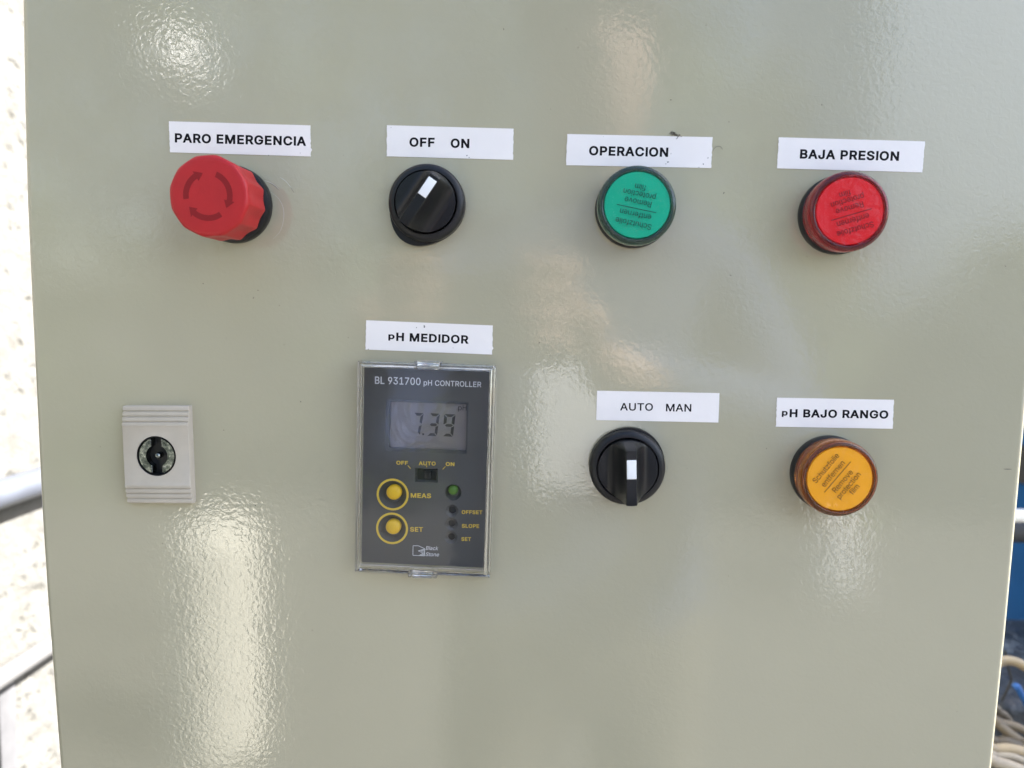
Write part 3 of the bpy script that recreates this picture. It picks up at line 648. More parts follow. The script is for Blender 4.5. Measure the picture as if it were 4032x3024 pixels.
def glyphs(body, weight=0.0, shear=0.0, extrude=0.0, spacing=1.0):
    me = bpy.data.meshes.new('t')
    vs, fs, x = [], [], 0.0
    for ch in body:
        if ch == ' ':
            x += 0.20 + weight
            continue
        for li, (gv, gf) in enumerate(glyph(ch, weight)):
            b0 = len(vs)
            vs += [(x + px + shear * py, py, li * 0.004) for px, py in gv]
            fs += [tuple(i + b0 for i in f) for f in gf]
        x += GLYPHS[ch][0] * 0.001 * spacing + weight * 1.6
    me.from_pydata(vs, [], fs)
    return me


def capheight(weight):
    k = round(weight, 4)
    if k not in _H:
        me = glyphs('H', weight)
        ys = [v.co.y for v in me.vertices]
        _H[k] = (min(ys), max(ys))
        bpy.data.meshes.remove(me)
    return _H[k]


def text_into(bm, spec, z, weight=0.02, shear=0.0, th=0.06, fit_all=False, spacing=1.0):
    """Letters laid from baseline start to end, scaled to the measured width and cap height; solid, th mm thick."""
    s, x0, y0, x1, y1, cap = spec
    me = glyphs(s, weight, shear, 0, spacing)
    xs = [v.co.x for v in me.vertices]
    ys = [v.co.y for v in me.vertices]
    lo, hi = (min(ys), max(ys)) if fit_all else capheight(weight)
    mnx, mxx = min(xs), max(xs)
    w = math.hypot(x1 - x0, y1 - y0)
    a = math.atan2(y1 - y0, x1 - x0)
    kx, ky = w / (mxx - mnx), cap / (hi - lo)
    tb = bmesh.new()
    tb.from_mesh(me)
    bpy.data.meshes.remove(me)
    for v in tb.verts:
        lx, ly = (v.co.x - mnx) * kx, (v.co.y - lo) * ky
        v.co = Vector((x0 + lx * math.cos(a) - ly * math.sin(a), y0 + lx * math.sin(a) + ly * math.cos(a), z + v.co.z))
    bmesh.ops.remove_doubles(tb, verts=tb.verts, dist=5e-4)
    r = bmesh.ops.extrude_face_region(tb, geom=list(tb.faces))
    for e in r['geom']:
        if isinstance(e, bmesh.types.BMVert):
            e.co.z += th
    me2 = bpy.data.meshes.new('t')
    bmesh.ops.recalc_face_normals(tb, faces=tb.faces)
    tb.to_mesh(me2)
    tb.free()
    bm.from_mesh(me2)
    bpy.data.meshes.remove(me2)
    return bm


# ------------------------------------------------------------------ materials
def mat(name, base, rough=0.5, spec=0.5, metal=0.0, coat=0.0, coat_rough=0.05, trans=0.0, ior=1.5, sss=0.0):
    m = bpy.data.materials.new(name)
    m.use_nodes = True
    b = m.node_tree.nodes['Principled BSDF']
    b.inputs['Base Color'].default_value = (*base, 1)
    b.inputs['Roughness'].default_value = rough
    b.inputs['Specular IOR Level'].default_value = spec
    b.inputs['Metallic'].default_value = metal
    b.inputs['Coat Weight'].default_value = coat
    b.inputs['Coat Roughness'].default_value = coat_rough
    b.inputs['Transmission Weight'].default_value = trans
    b.inputs['IOR'].default_value = ior
    return m


def N(m, t, **kw):
    n = m.node_tree.nodes.new(t)
    for k, v in kw.items():
        setattr(n, k, v)
    return n


def L(m, a, b):
    m.node_tree.links.new(a, b)


def coords(m):
    return N(m, 'ShaderNodeTexCoord').outputs['Object']


def noise(m, scale, detail=2.0, rough=0.5, vec=None, dist=0.0):
    n = N(m, 'ShaderNodeTexNoise')
    n.inputs['Scale'].default_value = scale
    n.inputs['Detail'].default_value = detail
    n.inputs['Roughness'].default_value = rough
    n.inputs['Distortion'].default_value = dist
    L(m, vec if vec is not None else coords(m), n.inputs['Vector'])
    return n


def ramp(m, src, stops):
    r = N(m, 'ShaderNodeValToRGB')
    cr = r.color_ramp
    while len(cr.elements) > 1:
        cr.elements.remove(cr.elements[-1])
    for i, (p, c) in enumerate(stops):
        e = cr.elements[0] if i == 0 else cr.elements.new(p)
        e.position = p
        e.color = (*c, 1) if len(c) == 3 else c
    L(m, src, r.inputs['Fac'])
    return r


def bump(m, src, dist, strength=1.0, prev=None):
    b = N(m, 'ShaderNodeBump')
    b.inputs['Distance'].default_value = dist
    b.inputs['Strength'].default_value = strength
    L(m, src, b.inputs['Height'])
    if prev is not None:
        L(m, prev, b.inputs['Normal'])
    return b.outputs['Normal']


def bsdf(m):
    return m.node_tree.nodes['Principled BSDF']


def vary(m, base, scale, amt, detail=4):
    n = noise(m, scale, detail)
    lo = tuple(c * (1 - amt) for c in base)
    hi = tuple(min(1, c * (1 + amt)) for c in base)
    r = ramp(m, n.outputs['Fac'], [(0.3, lo), (0.7, hi)])
    L(m, r.outputs['Color'], bsdf(m).inputs['Base Color'])


def plastic(name, base, rough, scale=900, dist=0.00002, amt=0.06, **kw):
    m = mat(name, base, rough, **kw)
    vary(m, base, 180, amt)
    n = noise(m, scale, 2)
    L(m, bump(m, n.outputs['Fac'], dist), bsdf(m).inputs['Normal'])
    return m


# powder-coated sheet steel, glossy with an orange-peel surface
PAINT = (0.418, 0.390, 0.278)
M_paint = mat('paint_orange_peel', PAINT, 0.07, 0.75)
vary(M_paint, PAINT, 14, 0.02, 3)
_c = coords(M_paint)
_n1 = noise(M_paint, 520, 1.6, 0.45, _c, 0.7)
_n2 = noise(M_paint, 55, 1.0, 0.4, _c)
_n3 = noise(M_paint, 15, 0.0, 0.4, _c)
_b = bump(M_paint, _n3.outputs['Fac'], 0.00022)
_b = bump(M_paint, _n2.outputs['Fac'], 0.00006, 1.0, _b)
_b = bump(M_paint, _n1.outputs['Fac'], 0.000044, 1.0, _b)
L(M_paint, _b, bsdf(M_paint).inputs['Normal'])

M_label = mat('label_tape', (0.85, 0.81, 0.785), 0.42, 0.4)
vary(M_label, (0.85, 0.81, 0.785), 60, 0.025)
L(M_label, bump(M_label, noise(M_label, 220, 2).outputs['Fac'], 0.00008), bsdf(M_label).inputs['Normal'])
M_ink = mat('black_ink', (0.006, 0.005, 0.0065), 0.6, 0.12)
M_black = plastic('black_plastic', (0.009, 0.0095, 0.011), 0.36, 1400, 0.00003, 0.15, spec=0.35)
M_knob = plastic('black_knob_plastic', (0.007, 0.0075, 0.009), 0.30, 1600, 0.00002, 0.15, spec=0.32)
M_white = plastic('white_plastic', (0.82, 0.83, 0.84), 0.4, 900, 0.00001, 0.02)
M_red = plastic('red_plastic', (0.43, 0.010, 0.014), 0.42, 1800, 0.00006, 0.05, spec=0.45)
M_redmark = mat('dark_red_print', (0.235, 0.007, 0.010), 0.5, 0.3)
M_beige = plastic('beige_plastic', (0.47, 0.425, 0.355), 0.45, 700, 0.00005, 0.04)
M_void = mat('dark_recess', (0.006, 0.007, 0.009), 0.6, 0.3)


def zinc():
    m = mat('zinc_plate', (0.62, 0.64, 0.62), 0.26, 0.5, 1.0)
    n = noise(m, 650, 2, 0.5)
    r = ramp(m, n.outputs['Fac'], [(0.32, (0.07, 0.085, 0.08)), (0.54, (0.20, 0.22, 0.21)), (0.76, (0.55, 0.57, 0.54))])
    L(m, r.outputs['Color'], bsdf(m).inputs['Base Color'])
    L(m, bump(m, n.outputs['Fac'], 0.00005), bsdf(m).inputs['Normal'])
    return m


M_zinc = zinc()


def clear(name, rough=0.02, ior=1.49, tint=(1, 1, 1)):
    m = mat(name, tint, rough, 0.5, 0, 0, 0, 1.0, ior)
    return m


M_acryl = clear('clear_acrylic', 0.03)
L(M_acryl, bump(M_acryl, noise(M_acryl, 120, 2).outputs['Fac'], 0.00010), bsdf(M_acryl).inputs['Normal'])


def film(name, wrinkle=0.0006, scale=130, haze=0.03):
    """Thin clear sheet: see-through, with a Fresnel sheen and wrinkles."""
    m = bpy.data.materials.new(name)
    m.use_nodes = True
    nt = m.node_tree
    nt.nodes.remove(nt.nodes['Principled BSDF'])
    out = nt.nodes['Material Output']
    tr = N(m, 'ShaderNodeBsdfTransparent')
    tr.inputs['Color'].default_value = (0.97, 0.97, 0.97, 1)
    gl = N(m, 'ShaderNodeBsdfGlossy')
    gl.inputs['Roughness'].default_value = 0.06
    n = noise(m, scale, 2.5, 0.55, None, 1.2)
    r = ramp(m, n.outputs['Fac'], [(0.35, (0, 0, 0)), (0.65, (1, 1, 1))])
    nb = bump(m, r.outputs['Color'], wrinkle)
    L(m, nb, gl.inputs['Normal'])
    lw = N(m, 'ShaderNodeLayerWeight')
    lw.inputs['Blend'].default_value = 0.5
    L(m, nb, lw.inputs['Normal'])
    pw = N(m, 'ShaderNodeMath', operation='POWER')
    pw.inputs[1].default_value = 5.0
    L(m, lw.outputs['Facing'], pw.inputs[0])
    ad = N(m, 'ShaderNodeMath', operation='MULTIPLY_ADD')
    ad.inputs[1].default_value = 0.9
    ad.inputs[2].default_value = haze
    L(m, pw.outputs[0], ad.inputs[0])
    mx = N(m, 'ShaderNodeMixShader')
    L(m, ad.outputs[0], mx.inputs['Fac'])
    L(m, tr.outputs[0], mx.inputs[1])
    L(m, gl.outputs[0], mx.inputs[2])
    L(m, mx.outputs[0], out.inputs['Surface'])
    return m


M_film = film('protective_film', 0.0002, 160, 0.02)
M_pane = film('clear_pane', 0.00004, 30, 0.03)
M_screenfilm = film('screen_film', 0.0002, 60, 0.035)

# ------------------------------------------------------------------ ground, wall and the things beside the cabinet
def concrete(name, base, scale=3.0, amt=0.2, bd=0.004):
    m = mat(name, base, 0.85, 0.3)
    n = noise(m, scale, 8, 0.62)
    lo = tuple(c * (1 - amt) for c in base)
    hi = tuple(min(1, c * (1 + amt)) for c in base)
    r = ramp(m, n.outputs['Fac'], [(0.3, lo), (0.7, hi)])
    L(m, r.outputs['Color'], bsdf(m).inputs['Base Color'])
    n2 = noise(m, scale * 30, 6, 0.6)
    L(m, bump(m, n2.outputs['Fac'], bd), bsdf(m).inputs['Normal'])
    return m


GZ = -1.25
bm = bmesh.new()
for a in ((-400, -400), (400, -400), (400, 400), (-400, 400)):
    bm.verts.new((a[0], a[1], GZ))
bm.faces.new(bm.verts)
g = obj('ground', bm, concrete('trodden_earth_ground', (0.070, 0.067, 0.061), 1.5), sm=0)
g['kind'] = 'structure'
g['label'] = 'bare grey-brown ground'


def stucco_wall():
    m = mat('white_rough_stucco', (0.30, 0.285, 0.25), 0.9, 0.2)
    c = coords(m)
    v = N(m, 'ShaderNodeTexVoronoi')
    v.inputs['Scale'].default_value = 62
    v.inputs['Randomness'].default_value = 1.0
    wob = noise(m, 90, 3, 0.5, c)
    mixv = N(m, 'ShaderNodeMixRGB')
    mixv.inputs['Fac'].default_value = 0.012
    L(m, c, mixv.inputs[1])
    L(m, wob.outputs['Color'], mixv.inputs[2])
    L(m, mixv.outputs[0], v.inputs['Vector'])
    pit = ramp(m, v.outputs['Distance'], [(0.05, (0, 0, 0)), (0.36, (1, 1, 1))])
    big = noise(m, 38, 5, 0.6, c)
    col = ramp(m, big.outputs['Fac'], [(0.32, (0.088, 0.085, 0.076)), (0.47, (0.106, 0.104, 0.096)), (0.75, (0.118, 0.117, 0.111))])
    dirt = ramp(m, v.outputs['Distance'], [(0.05, (0.84, 0.83, 0.80)), (0.30, (1, 1, 1))])  # shade of the pits painted in, darkest at each centre
    mul = N(m, 'ShaderNodeMixRGB', blend_type='MULTIPLY')
    mul.inputs['Fac'].default_value = 1.0
    L(m, col.outputs['Color'], mul.inputs[1])
    L(m, dirt.outputs['Color'], mul.inputs[2])
    L(m, mul.outputs[0], bsdf(m).inputs['Base Color'])
    b1 = bump(m, big.outputs['Fac'], 0.0045)
    b2 = bump(m, pit.outputs['Color'], 0.0016, 1.0, b1)
    L(m, b2, bsdf(m).inputs['Normal'])
    return m


XW = -0.45
bm = bmesh.new()
bmesh.ops.create_cube(bm, size=1.0)
for v in bm.verts:
    v.co = Vector((XW - 0.12 + v.co.x * 0.24, WALL_Y0 + (v.co.y + 0.5) * (3.2 - WALL_Y0), GZ + (v.co.z + 0.5) * 2.9))
w = obj('stucco_wall', bm, stucco_wall(), sm=0)
tag(w, 'sunlit pale cream pitted stucco wall left of the grey cabinet', 'wall')

M_rail = mat('pipe_shade_tone', (0.064, 0.071, 0.089), 0.35, 0.5)  # dark bluish base makes the pipe look shaded on the sunlit wall
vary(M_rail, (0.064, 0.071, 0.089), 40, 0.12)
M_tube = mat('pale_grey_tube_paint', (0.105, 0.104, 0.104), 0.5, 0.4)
M_bar = mat('bracket_shade_tone', (0.075, 0.075, 0.079), 0.6, 0.4)  # the leg's shade is put into this dark grey
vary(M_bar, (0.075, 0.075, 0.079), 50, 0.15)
(y0, z0), (y1, z1) = LAYOUT['rail']
zr = 0.5 * (z0 + z1)
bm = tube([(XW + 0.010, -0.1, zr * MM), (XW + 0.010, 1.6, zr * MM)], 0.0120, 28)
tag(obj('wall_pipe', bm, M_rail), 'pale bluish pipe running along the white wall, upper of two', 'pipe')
(y0, z0), (y1, z1) = LAYOUT['bar']
zb = 0.5 * (z0 + z1) * MM
t = bpy.data.objects.new('wall_bracket', None)
COL.objects.link(t)
t.location = (XW, 0.3, zb)
tag(t, 'pale tube rail with an upright leg toned grey for shade, fixed low on the white wall', 'bracket')
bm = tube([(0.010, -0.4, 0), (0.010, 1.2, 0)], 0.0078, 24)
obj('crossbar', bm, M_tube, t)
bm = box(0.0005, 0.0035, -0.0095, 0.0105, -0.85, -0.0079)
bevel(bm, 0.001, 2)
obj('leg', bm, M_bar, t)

# blue tank, white pipe, black tray, cables at the right edge
M_blue = mat('blue_plastic', (0.0005, 0.062, 0.20), 0.5, 0.15)
vary(M_blue, (0.0005, 0.062, 0.20), 9, 0.18)
t = bpy.data.objects.new('blue_drum', None)
COL.objects.link(t)
t.location = (0.80, 0.60, GZ)
tag(t, 'blue plastic drum behind the right edge of the cabinet, its unseen height added for shade', 'drum')
top = TANK_TOP - GZ
prof = [(0, 0.0), (0.27, 0.0), (0.285, 0.02)]
zz = 0.02
for rz in (0.38, 0.80):
    prof += [(0.285, rz - 0.03), (0.295, rz - 0.012), (0.295, rz + 0.012), (0.285, rz + 0.03)]
prof += [(0.285, top - 0.08), (0.272, top - 0.02), (0.25, top), (0, top)]
obj('body', lathe(prof, 96), M_blue, t)
zs = LAYOUT['bg_tank'][1][1] * MM - GZ
ze = LAYOUT['bg_tank'][2][1] * MM - GZ
M_strap = mat('black_strap', (0.014, 0.015, 0.017), 0.6)
M_dkgrey = mat('dark_grey_rubber', (0.045, 0.048, 0.055), 0.55)
obj('band', lathe([(0.2862, ze), (0.291, ze + 0.002), (0.291, zs + 0.012), (0.2862, zs + 0.014)], 96), M_strap, t)
zp = LAYOUT['bg_pipe'][0][1] * MM
M_pvc = mat('white_pvc', (0.80, 0.80, 0.80), 0.28, 0.5)
bm = tube([(0.30, 0.345, zp - 0.001), (0.62, 0.335, zp + 0.004)], 0.0056, 26)
tag(obj('white_pipe', bm, M_pvc), 'thin white plastic pipe crossing in front of the blue drum', 'pipe')
bm = tube([(0.30, 0.38, zp - 0.022), (0.60, 0.365, zp - 0.018)], 0.0105, 26)
tag(obj('black_hose', bm, M_dkgrey), 'thick dark hose running just under the thin white pipe', 'hose')

M_tray = mat('dark_tray', (0.022, 0.026, 0.032), 0.45)
vary(M_tray, (0.022, 0.026, 0.032), 30, 0.5)
L(M_tray, bump(M_tray, noise(M_tray, 22, 4).outputs['Fac'], 0.02), bsdf(M_tray).inputs['Normal'])
zt = LAYOUT['bg_tray'][0][1] * MM
bm = box(0.26, 0.62, 0.27, 0.44, zt - 0.20, zt - 0.012)
bevel(bm, 0.01, 3)
tag(obj('black_crate', bm, M_tray), 'dark plastic crate behind the beige cables at the lower right', 'crate')
bm = box(0.24, 0.62, 0.10, 0.268, zt - 0.20, zt - 0.165)
bevel(bm, 0.006, 2)
tag(obj('black_tray', bm, M_tray), 'dark tray holding the bundle of beige cables', 'tray')


def cable_mat(name, base):
    m = mat(name, base, 0.5, 0.4)
    vary(m, base, 60, 0.12)
    return m


CB = [cable_mat('cable_sheath_cream', (0.29, 0.24, 0.17)), cable_mat('cable_sheath_beige', (0.20, 0.165, 0.12)),
      cable_mat('cable_sheath_pale', (0.31, 0.275, 0.225)), cable_mat('cable_sheath_brown', (0.13, 0.11, 0.085))]
CL = [('upper strand of the beige cable arching over the dark crate', 0), ('lower strand of the beige cable arching over the dark crate', 1),
      ('beige cable bending steeply down in front of the dark crate', 3), ('short brown cable tucked behind the steep beige bend', 3),
      ('thick beige cable sloping down across the bundle to the right', 1), ('beige cable lying just above the thick sloping one', 1),
      ('cream cable lying across, upper of the three lowest', 0), ('cream cable lying across, middle of the three lowest', 2),
      ('thick pale cable at the very bottom of the bundle', 2), ('brown cable lying flat between sloping and cream cables', 3)]
for (d, pts), (lb, mi) in zip(LAYOUT['cables'], CL):
    pp = [Vector(p) * MM for p in pts]
    d0, d1 = (pp[0] - pp[1]).normalized(), (pp[-1] - pp[-2]).normalized()
    pp = [pp[0] + d0 * 0.05 + Vector((0, 0.01, -0.02))] + pp + [pp[-1] + d1 * 0.06 + Vector((0, 0.01, -0.02))]
    bm = tube(catmull(pp, 9), d * MM, 14)
    tag(obj('cable', bm, CB[mi]), lb, 'cable', 'beige cables heaped beside the cabinet')
bm = tube(catmull([Vector(p) * MM for p in LAYOUT['black_wire']], 8), 0.0009, 10)
tag(obj('thin_wire', bm, M_strap), 'thin black wire hanging in front of the dark crate', 'wire')
pp = [Vector((p[0], 232, p[1])) * MM for p in LAYOUT['bg_clip']]
pp.append(pp[-1] + Vector((0.008, 0.003, -0.012)))
bm = tube(catmull(pp, 6), 0.0022, 12)
tag(obj('cable_tie', bm, mat('bright_blue_plastic', (0.02, 0.10, 0.32), 0.5)), 'small bright blue tie beside the beige cables', 'cable tie')

# things behind the viewer for the paint to mirror; posts, lamp and house added
REFLECT()

# ------------------------------------------------------------------ the cabinet
cab = bpy.data.objects.new('control_cabinet', None)
COL.objects.link(cab)
tag(cab, 'glossy pebble-grey steel control cabinet with orange-peel paint', 'cabinet')
Lf = [(p[0] - 1.0, p[1]) for p in LAYOUT['door_left']]
Rt = [(p[0] + 0.9, p[1]) for p in LAYOUT['door_right']]
TOPZ, BOTZ = 265.0, -330.0
xl_t, xl_b = Lf[0][0] + 1.2, Lf[-1][0] + 3.5
xr_t, xr_b = Rt[-1][0], Rt[0][0] - 0.5
outline = [(xl_t, TOPZ)] + Lf + [(xl_b, BOTZ), (xr_b, BOTZ)] + Rt + [(xr_t, TOPZ)]
bm = bmesh.new()
DT = 18.0
n = len(outline)
nrm = []
for i in range(n):
    p0, p1, p2 = Vector(outline[i - 1]), Vector(outline[i]), Vector(outline[(i + 1) % n])
    d0, d1 = (p1 - p0).normalized(), (p2 - p1).normalized()
    m = Vector((-d0.y - d1.y, d0.x + d1.x))
    nrm.append(m * (2.0 / m.length_squared))


def ring(ins, y):
    return [bm.verts.new((x + q.x * ins, y, z + q.y * ins)) for (x, z), q in zip(outline, nrm)]


RF = 2.8
rings = [ring(0, DT)] + [ring(RF * (1 - math.cos(a)), RF * (1 - math.sin(a))) for a in [math.pi / 2 * k / 8 for k in range(9)]]
for A, B in zip(rings, rings[1:]):
    for i in range(n):
        j = (i + 1) % n
        bm.faces.new((A[i], A[j], B[j], B[i]))
bm.faces.new(rings[-1])
bm.faces.new(rings[0][::-1])
scl(bm)
door = obj('door', bm, M_paint, cab, 40)
big = max(door.data.polygons, key=lambda p: p.area if p.normal.y < -0.9 else 0)
keys = set(big.edge_keys)
for e in door.data.edges:
    if e.key in keys:
        e.use_edge_sharp = True

bm = box(-0.186, 0.168, -0.315, 0.250, 0.0, 0.19)
bmesh.ops.rotate(bm, verts=bm.verts, cent=(0, 0, 0), matrix=Matrix.Rotation(math.pi / 2, 3, 'X'))
for v in bm.verts:
    v.co = Vector((v.co.x, 0.0195 - v.co.y, v.co.z))
bevel(bm, 0.003, 2)
obj('body', bm, M_paint, cab)

# scratches, a dash and specks of dirt on the paint
M_scr = mat('scratch_light', (0.55, 0.56, 0.48), 0.5)
M_scrd = mat('scratch_dark', (0.05, 0.05, 0.05), 0.6)


def mark(bm, pts, w, y=-0.00002):
    P = catmull([Vector((p[0] * MM, 0, p[1] * MM)) for p in pts], 6)
    prev = None
    for i, p in enumerate(P):
        t = (P[min(i + 1, len(P) - 1)] - P[max(i - 1, 0)]).normalized()
        nn = Vector((-t.z, 0, t.x))
        k = w * MM * (0.25 + 0.75 * math.sin(math.pi * min(1, max(0, i / (len(P) - 1)))))
        a, b = bm.verts.new(p + nn * k + Vector((0, y, 0))), bm.verts.new(p - nn * k + Vector((0, y, 0)))
        if prev:
            bm.faces.new((prev[0], prev[1], b, a))
        prev = (a, b)
    return bm


S = LAYOUT['scr']
obj('scratch', mark(bmesh.new(), S[0], 0.10), M_scr, cab, 0)
obj('scratch', mark(bmesh.new(), [(p[0] - 0.15, p[1] - 0.15) for p in S[0][1:]], 0.07, -0.00004), M_scrd, cab, 0)
obj('scratch', mark(bmesh.new(), S[1], 0.09), M_scr, cab, 0)
obj('scratch', mark(bmesh.new(), [S[1][2], S[1][3]], 0.06, -0.00004), M_scrd, cab, 0)
obj('scratch', mark(bmesh.new(), S[2], 0.07), M_scr, cab, 0)
obj('scratch', mark(bmesh.new(), [LAYOUT['dash'][0], LAYOUT['dash'][1]], 0.13), M_scrd, cab, 0)
M_speck = mat('dirt', (0.05, 0.045, 0.035), 0.8)
bm = bmesh.new()
sp = list(LAYOUT['specks'])
for i in range(26):
    sp.append((random.uniform(-195, 175), random.uniform(-190, 118)))
for i, (x, z) in enumerate(sp):
    r = random.uniform(0.16, 0.27) if i < len(LAYOUT['specks']) else random.uniform(0.07, 0.17)
    a0, el = random.uniform(0, 6.28), random.uniform(1.0, 1.9)
    vs = []
    for k in range(7):
        a = k / 7 * 2 * math.pi
        rr = r * random.uniform(0.7, 1.15)
        px, pz = rr * el * math.cos(a), rr * math.sin(a) / el
        vs.append(bm.verts.new(((x + px * math.cos(a0) - pz * math.sin(a0)) * MM, -0.00003, (z + px * math.sin(a0) + pz * math.cos(a0)) * MM)))
    bm.faces.new(vs)
sk = obj('dirt_speck', bm, M_speck, cab, 0)
sk['kind'] = 'stuff'

# ------------------------------------------------------------------ label stickers
M_grime = mat('grey_grime', (0.22, 0.21, 0.20), 0.8, 0.2)


def sticker(key, label, weight=0.03):
    d = LAYOUT['stickers'][key]
    t = on_door('label_sticker', d['c'][0], d['c'][1], d['a'], label, 'label', 'printed label stickers')
    tl, tr, br, bl = d['corners']
    pts = []
    rnd = random.Random(key)
    # sheared tape ends: slightly serrated left and right edges
    for (p, q) in ((tl, bl), (br, tr)):
        for i in range(15):
            k = i / 14
            j = rnd.uniform(-0.12, 0.12) if 0 < i < 14 and key != 'AUTO' else 0
            if key in ('PARO', 'MEDI') and q is tr and i == 3:
                j = 0.5
            pts.append((p[0] + (q[0] - p[0]) * k + j, p[1] + (q[1] - p[1]) * k))
    bm = prism(pts, 0.02, 0.20)
    obj('tape', scl(bm), M_label, t, 0)
    for s in d['texts']:
        w = weight
        fit = s[0] == 'p'
        bm = text_into(bmesh.new(), s, 0.205, w, 0.0, 0.02, fit)
        obj('lettering', scl(bm), M_ink, t, 0)
    if d['dirt']:
        for x, y, r in d['dirt']:
            bm = bmesh.new()
            e = rnd.uniform(0.6, 1.5)
            bm.faces.new([bm.verts.new((x + r * e * rnd.uniform(0.6, 1.2) * math.cos(k * 0.785), y + r / e * rnd.uniform(0.6, 1.2) * math.sin(k * 0.785), 0.212)) for k in range(8)])
            obj('dirt_mark', scl(bm), M_grime, t, 0)
    return t


BOLD = 0.031
sticker('PARO', 'white label printed PARO EMERGENCIA above the red mushroom button', BOLD)
sticker('OFF', 'white label printed OFF ON above the upper black selector knob', BOLD)
sticker('OPER', 'white label printed OPERACION above the green light, fluff on its top edge', BOLD)
sticker('BAJA', 'white label printed BAJA PRESION above the red pilot light', BOLD)
sticker('MEDI', 'white label printed pH MEDIDOR above the clear-covered meter', BOLD)
sticker('AUTO', 'bluish white label printed AUTO MAN above the lower black selector knob', 0.014)
sticker('RANGO', 'white label printed pH BAJO RANGO above the amber pilot light', BOLD)

# ------------------------------------------------------------------ emergency stop
x, z = LAYOUT['estop']
t = on_door('emergency_stop_button', x, z, 0, 'large red fluted mushroom button with arrow ring on black base', 'push button')
obj('base', scl(lathe([(14.7, 0), (14.9, 0.6), (14.9, 3.6), (14.4, 4.6), (13.2, 5.0), (12.9, 8.6), (0, 8.6)], 96)), M_black, t)
CAPH = 25.2


def flute(r, z, a):
    k = min(1.0, max(0.0, (CAPH - z) / 6.0)) * 0.88 + 0.12
    if z > CAPH - 0.3 or r < 12:
        k = 0.14 if r > 10 else 0.0
    u = (a / (2 * math.pi) * 12 + 0.35) % 1.0
    w = 0.5 * math.sin(math.pi * u) ** 2 + 0.5 * 4 * u * (1 - u)
    return r - 0.95 * k * w


prof = [(12.2, 8.0), (14.6, 8.0), (15.0, 8.25), (15.05, 9.0), (15.0, 12), (14.95, 16), (14.95, 20), (14.95, CAPH - 2.2),
        (14.85, CAPH - 1.4), (14.6, CAPH - 0.75), (14.15, CAPH - 0.28), (13.5, CAPH - 0.04), (12.6, CAPH), (6, CAPH + 0.02), (0, CAPH + 0.02)]
obj('cap', scl(lathe(prof, 288, rfun=flute)), M_red, t, 28)


def arrow(a0, a1):
    b = bmesh.new()
    R0, hw = 8.1, 1.05
    head = math.radians(17)
    ring_arc(b, 0, 0, R0 - hw, R0 + hw, math.radians(a0), math.radians(a1) + head * 0.9, CAPH + 0.03, CAPH + 0.07)
    e = math.radians(a1)
    prism([((R0 + 2.0) * math.cos(e + head), (R0 + 2.0) * math.sin(e + head)), ((R0 - 2.0) * math.cos(e + head), (R0 - 2.0) * math.sin(e + head)),
           (R0 * 1.0 * math.cos(e - 0.06), R0 * 1.0 * math.sin(e - 0.06))], CAPH + 0.05, CAPH + 0.085, b)
    return b


for a0, a1 in ((190, 106), (68, -30), (-55, -146)):
    obj('arrow_mark', scl(arrow(a0, a1)), M_redmark, t, 0)

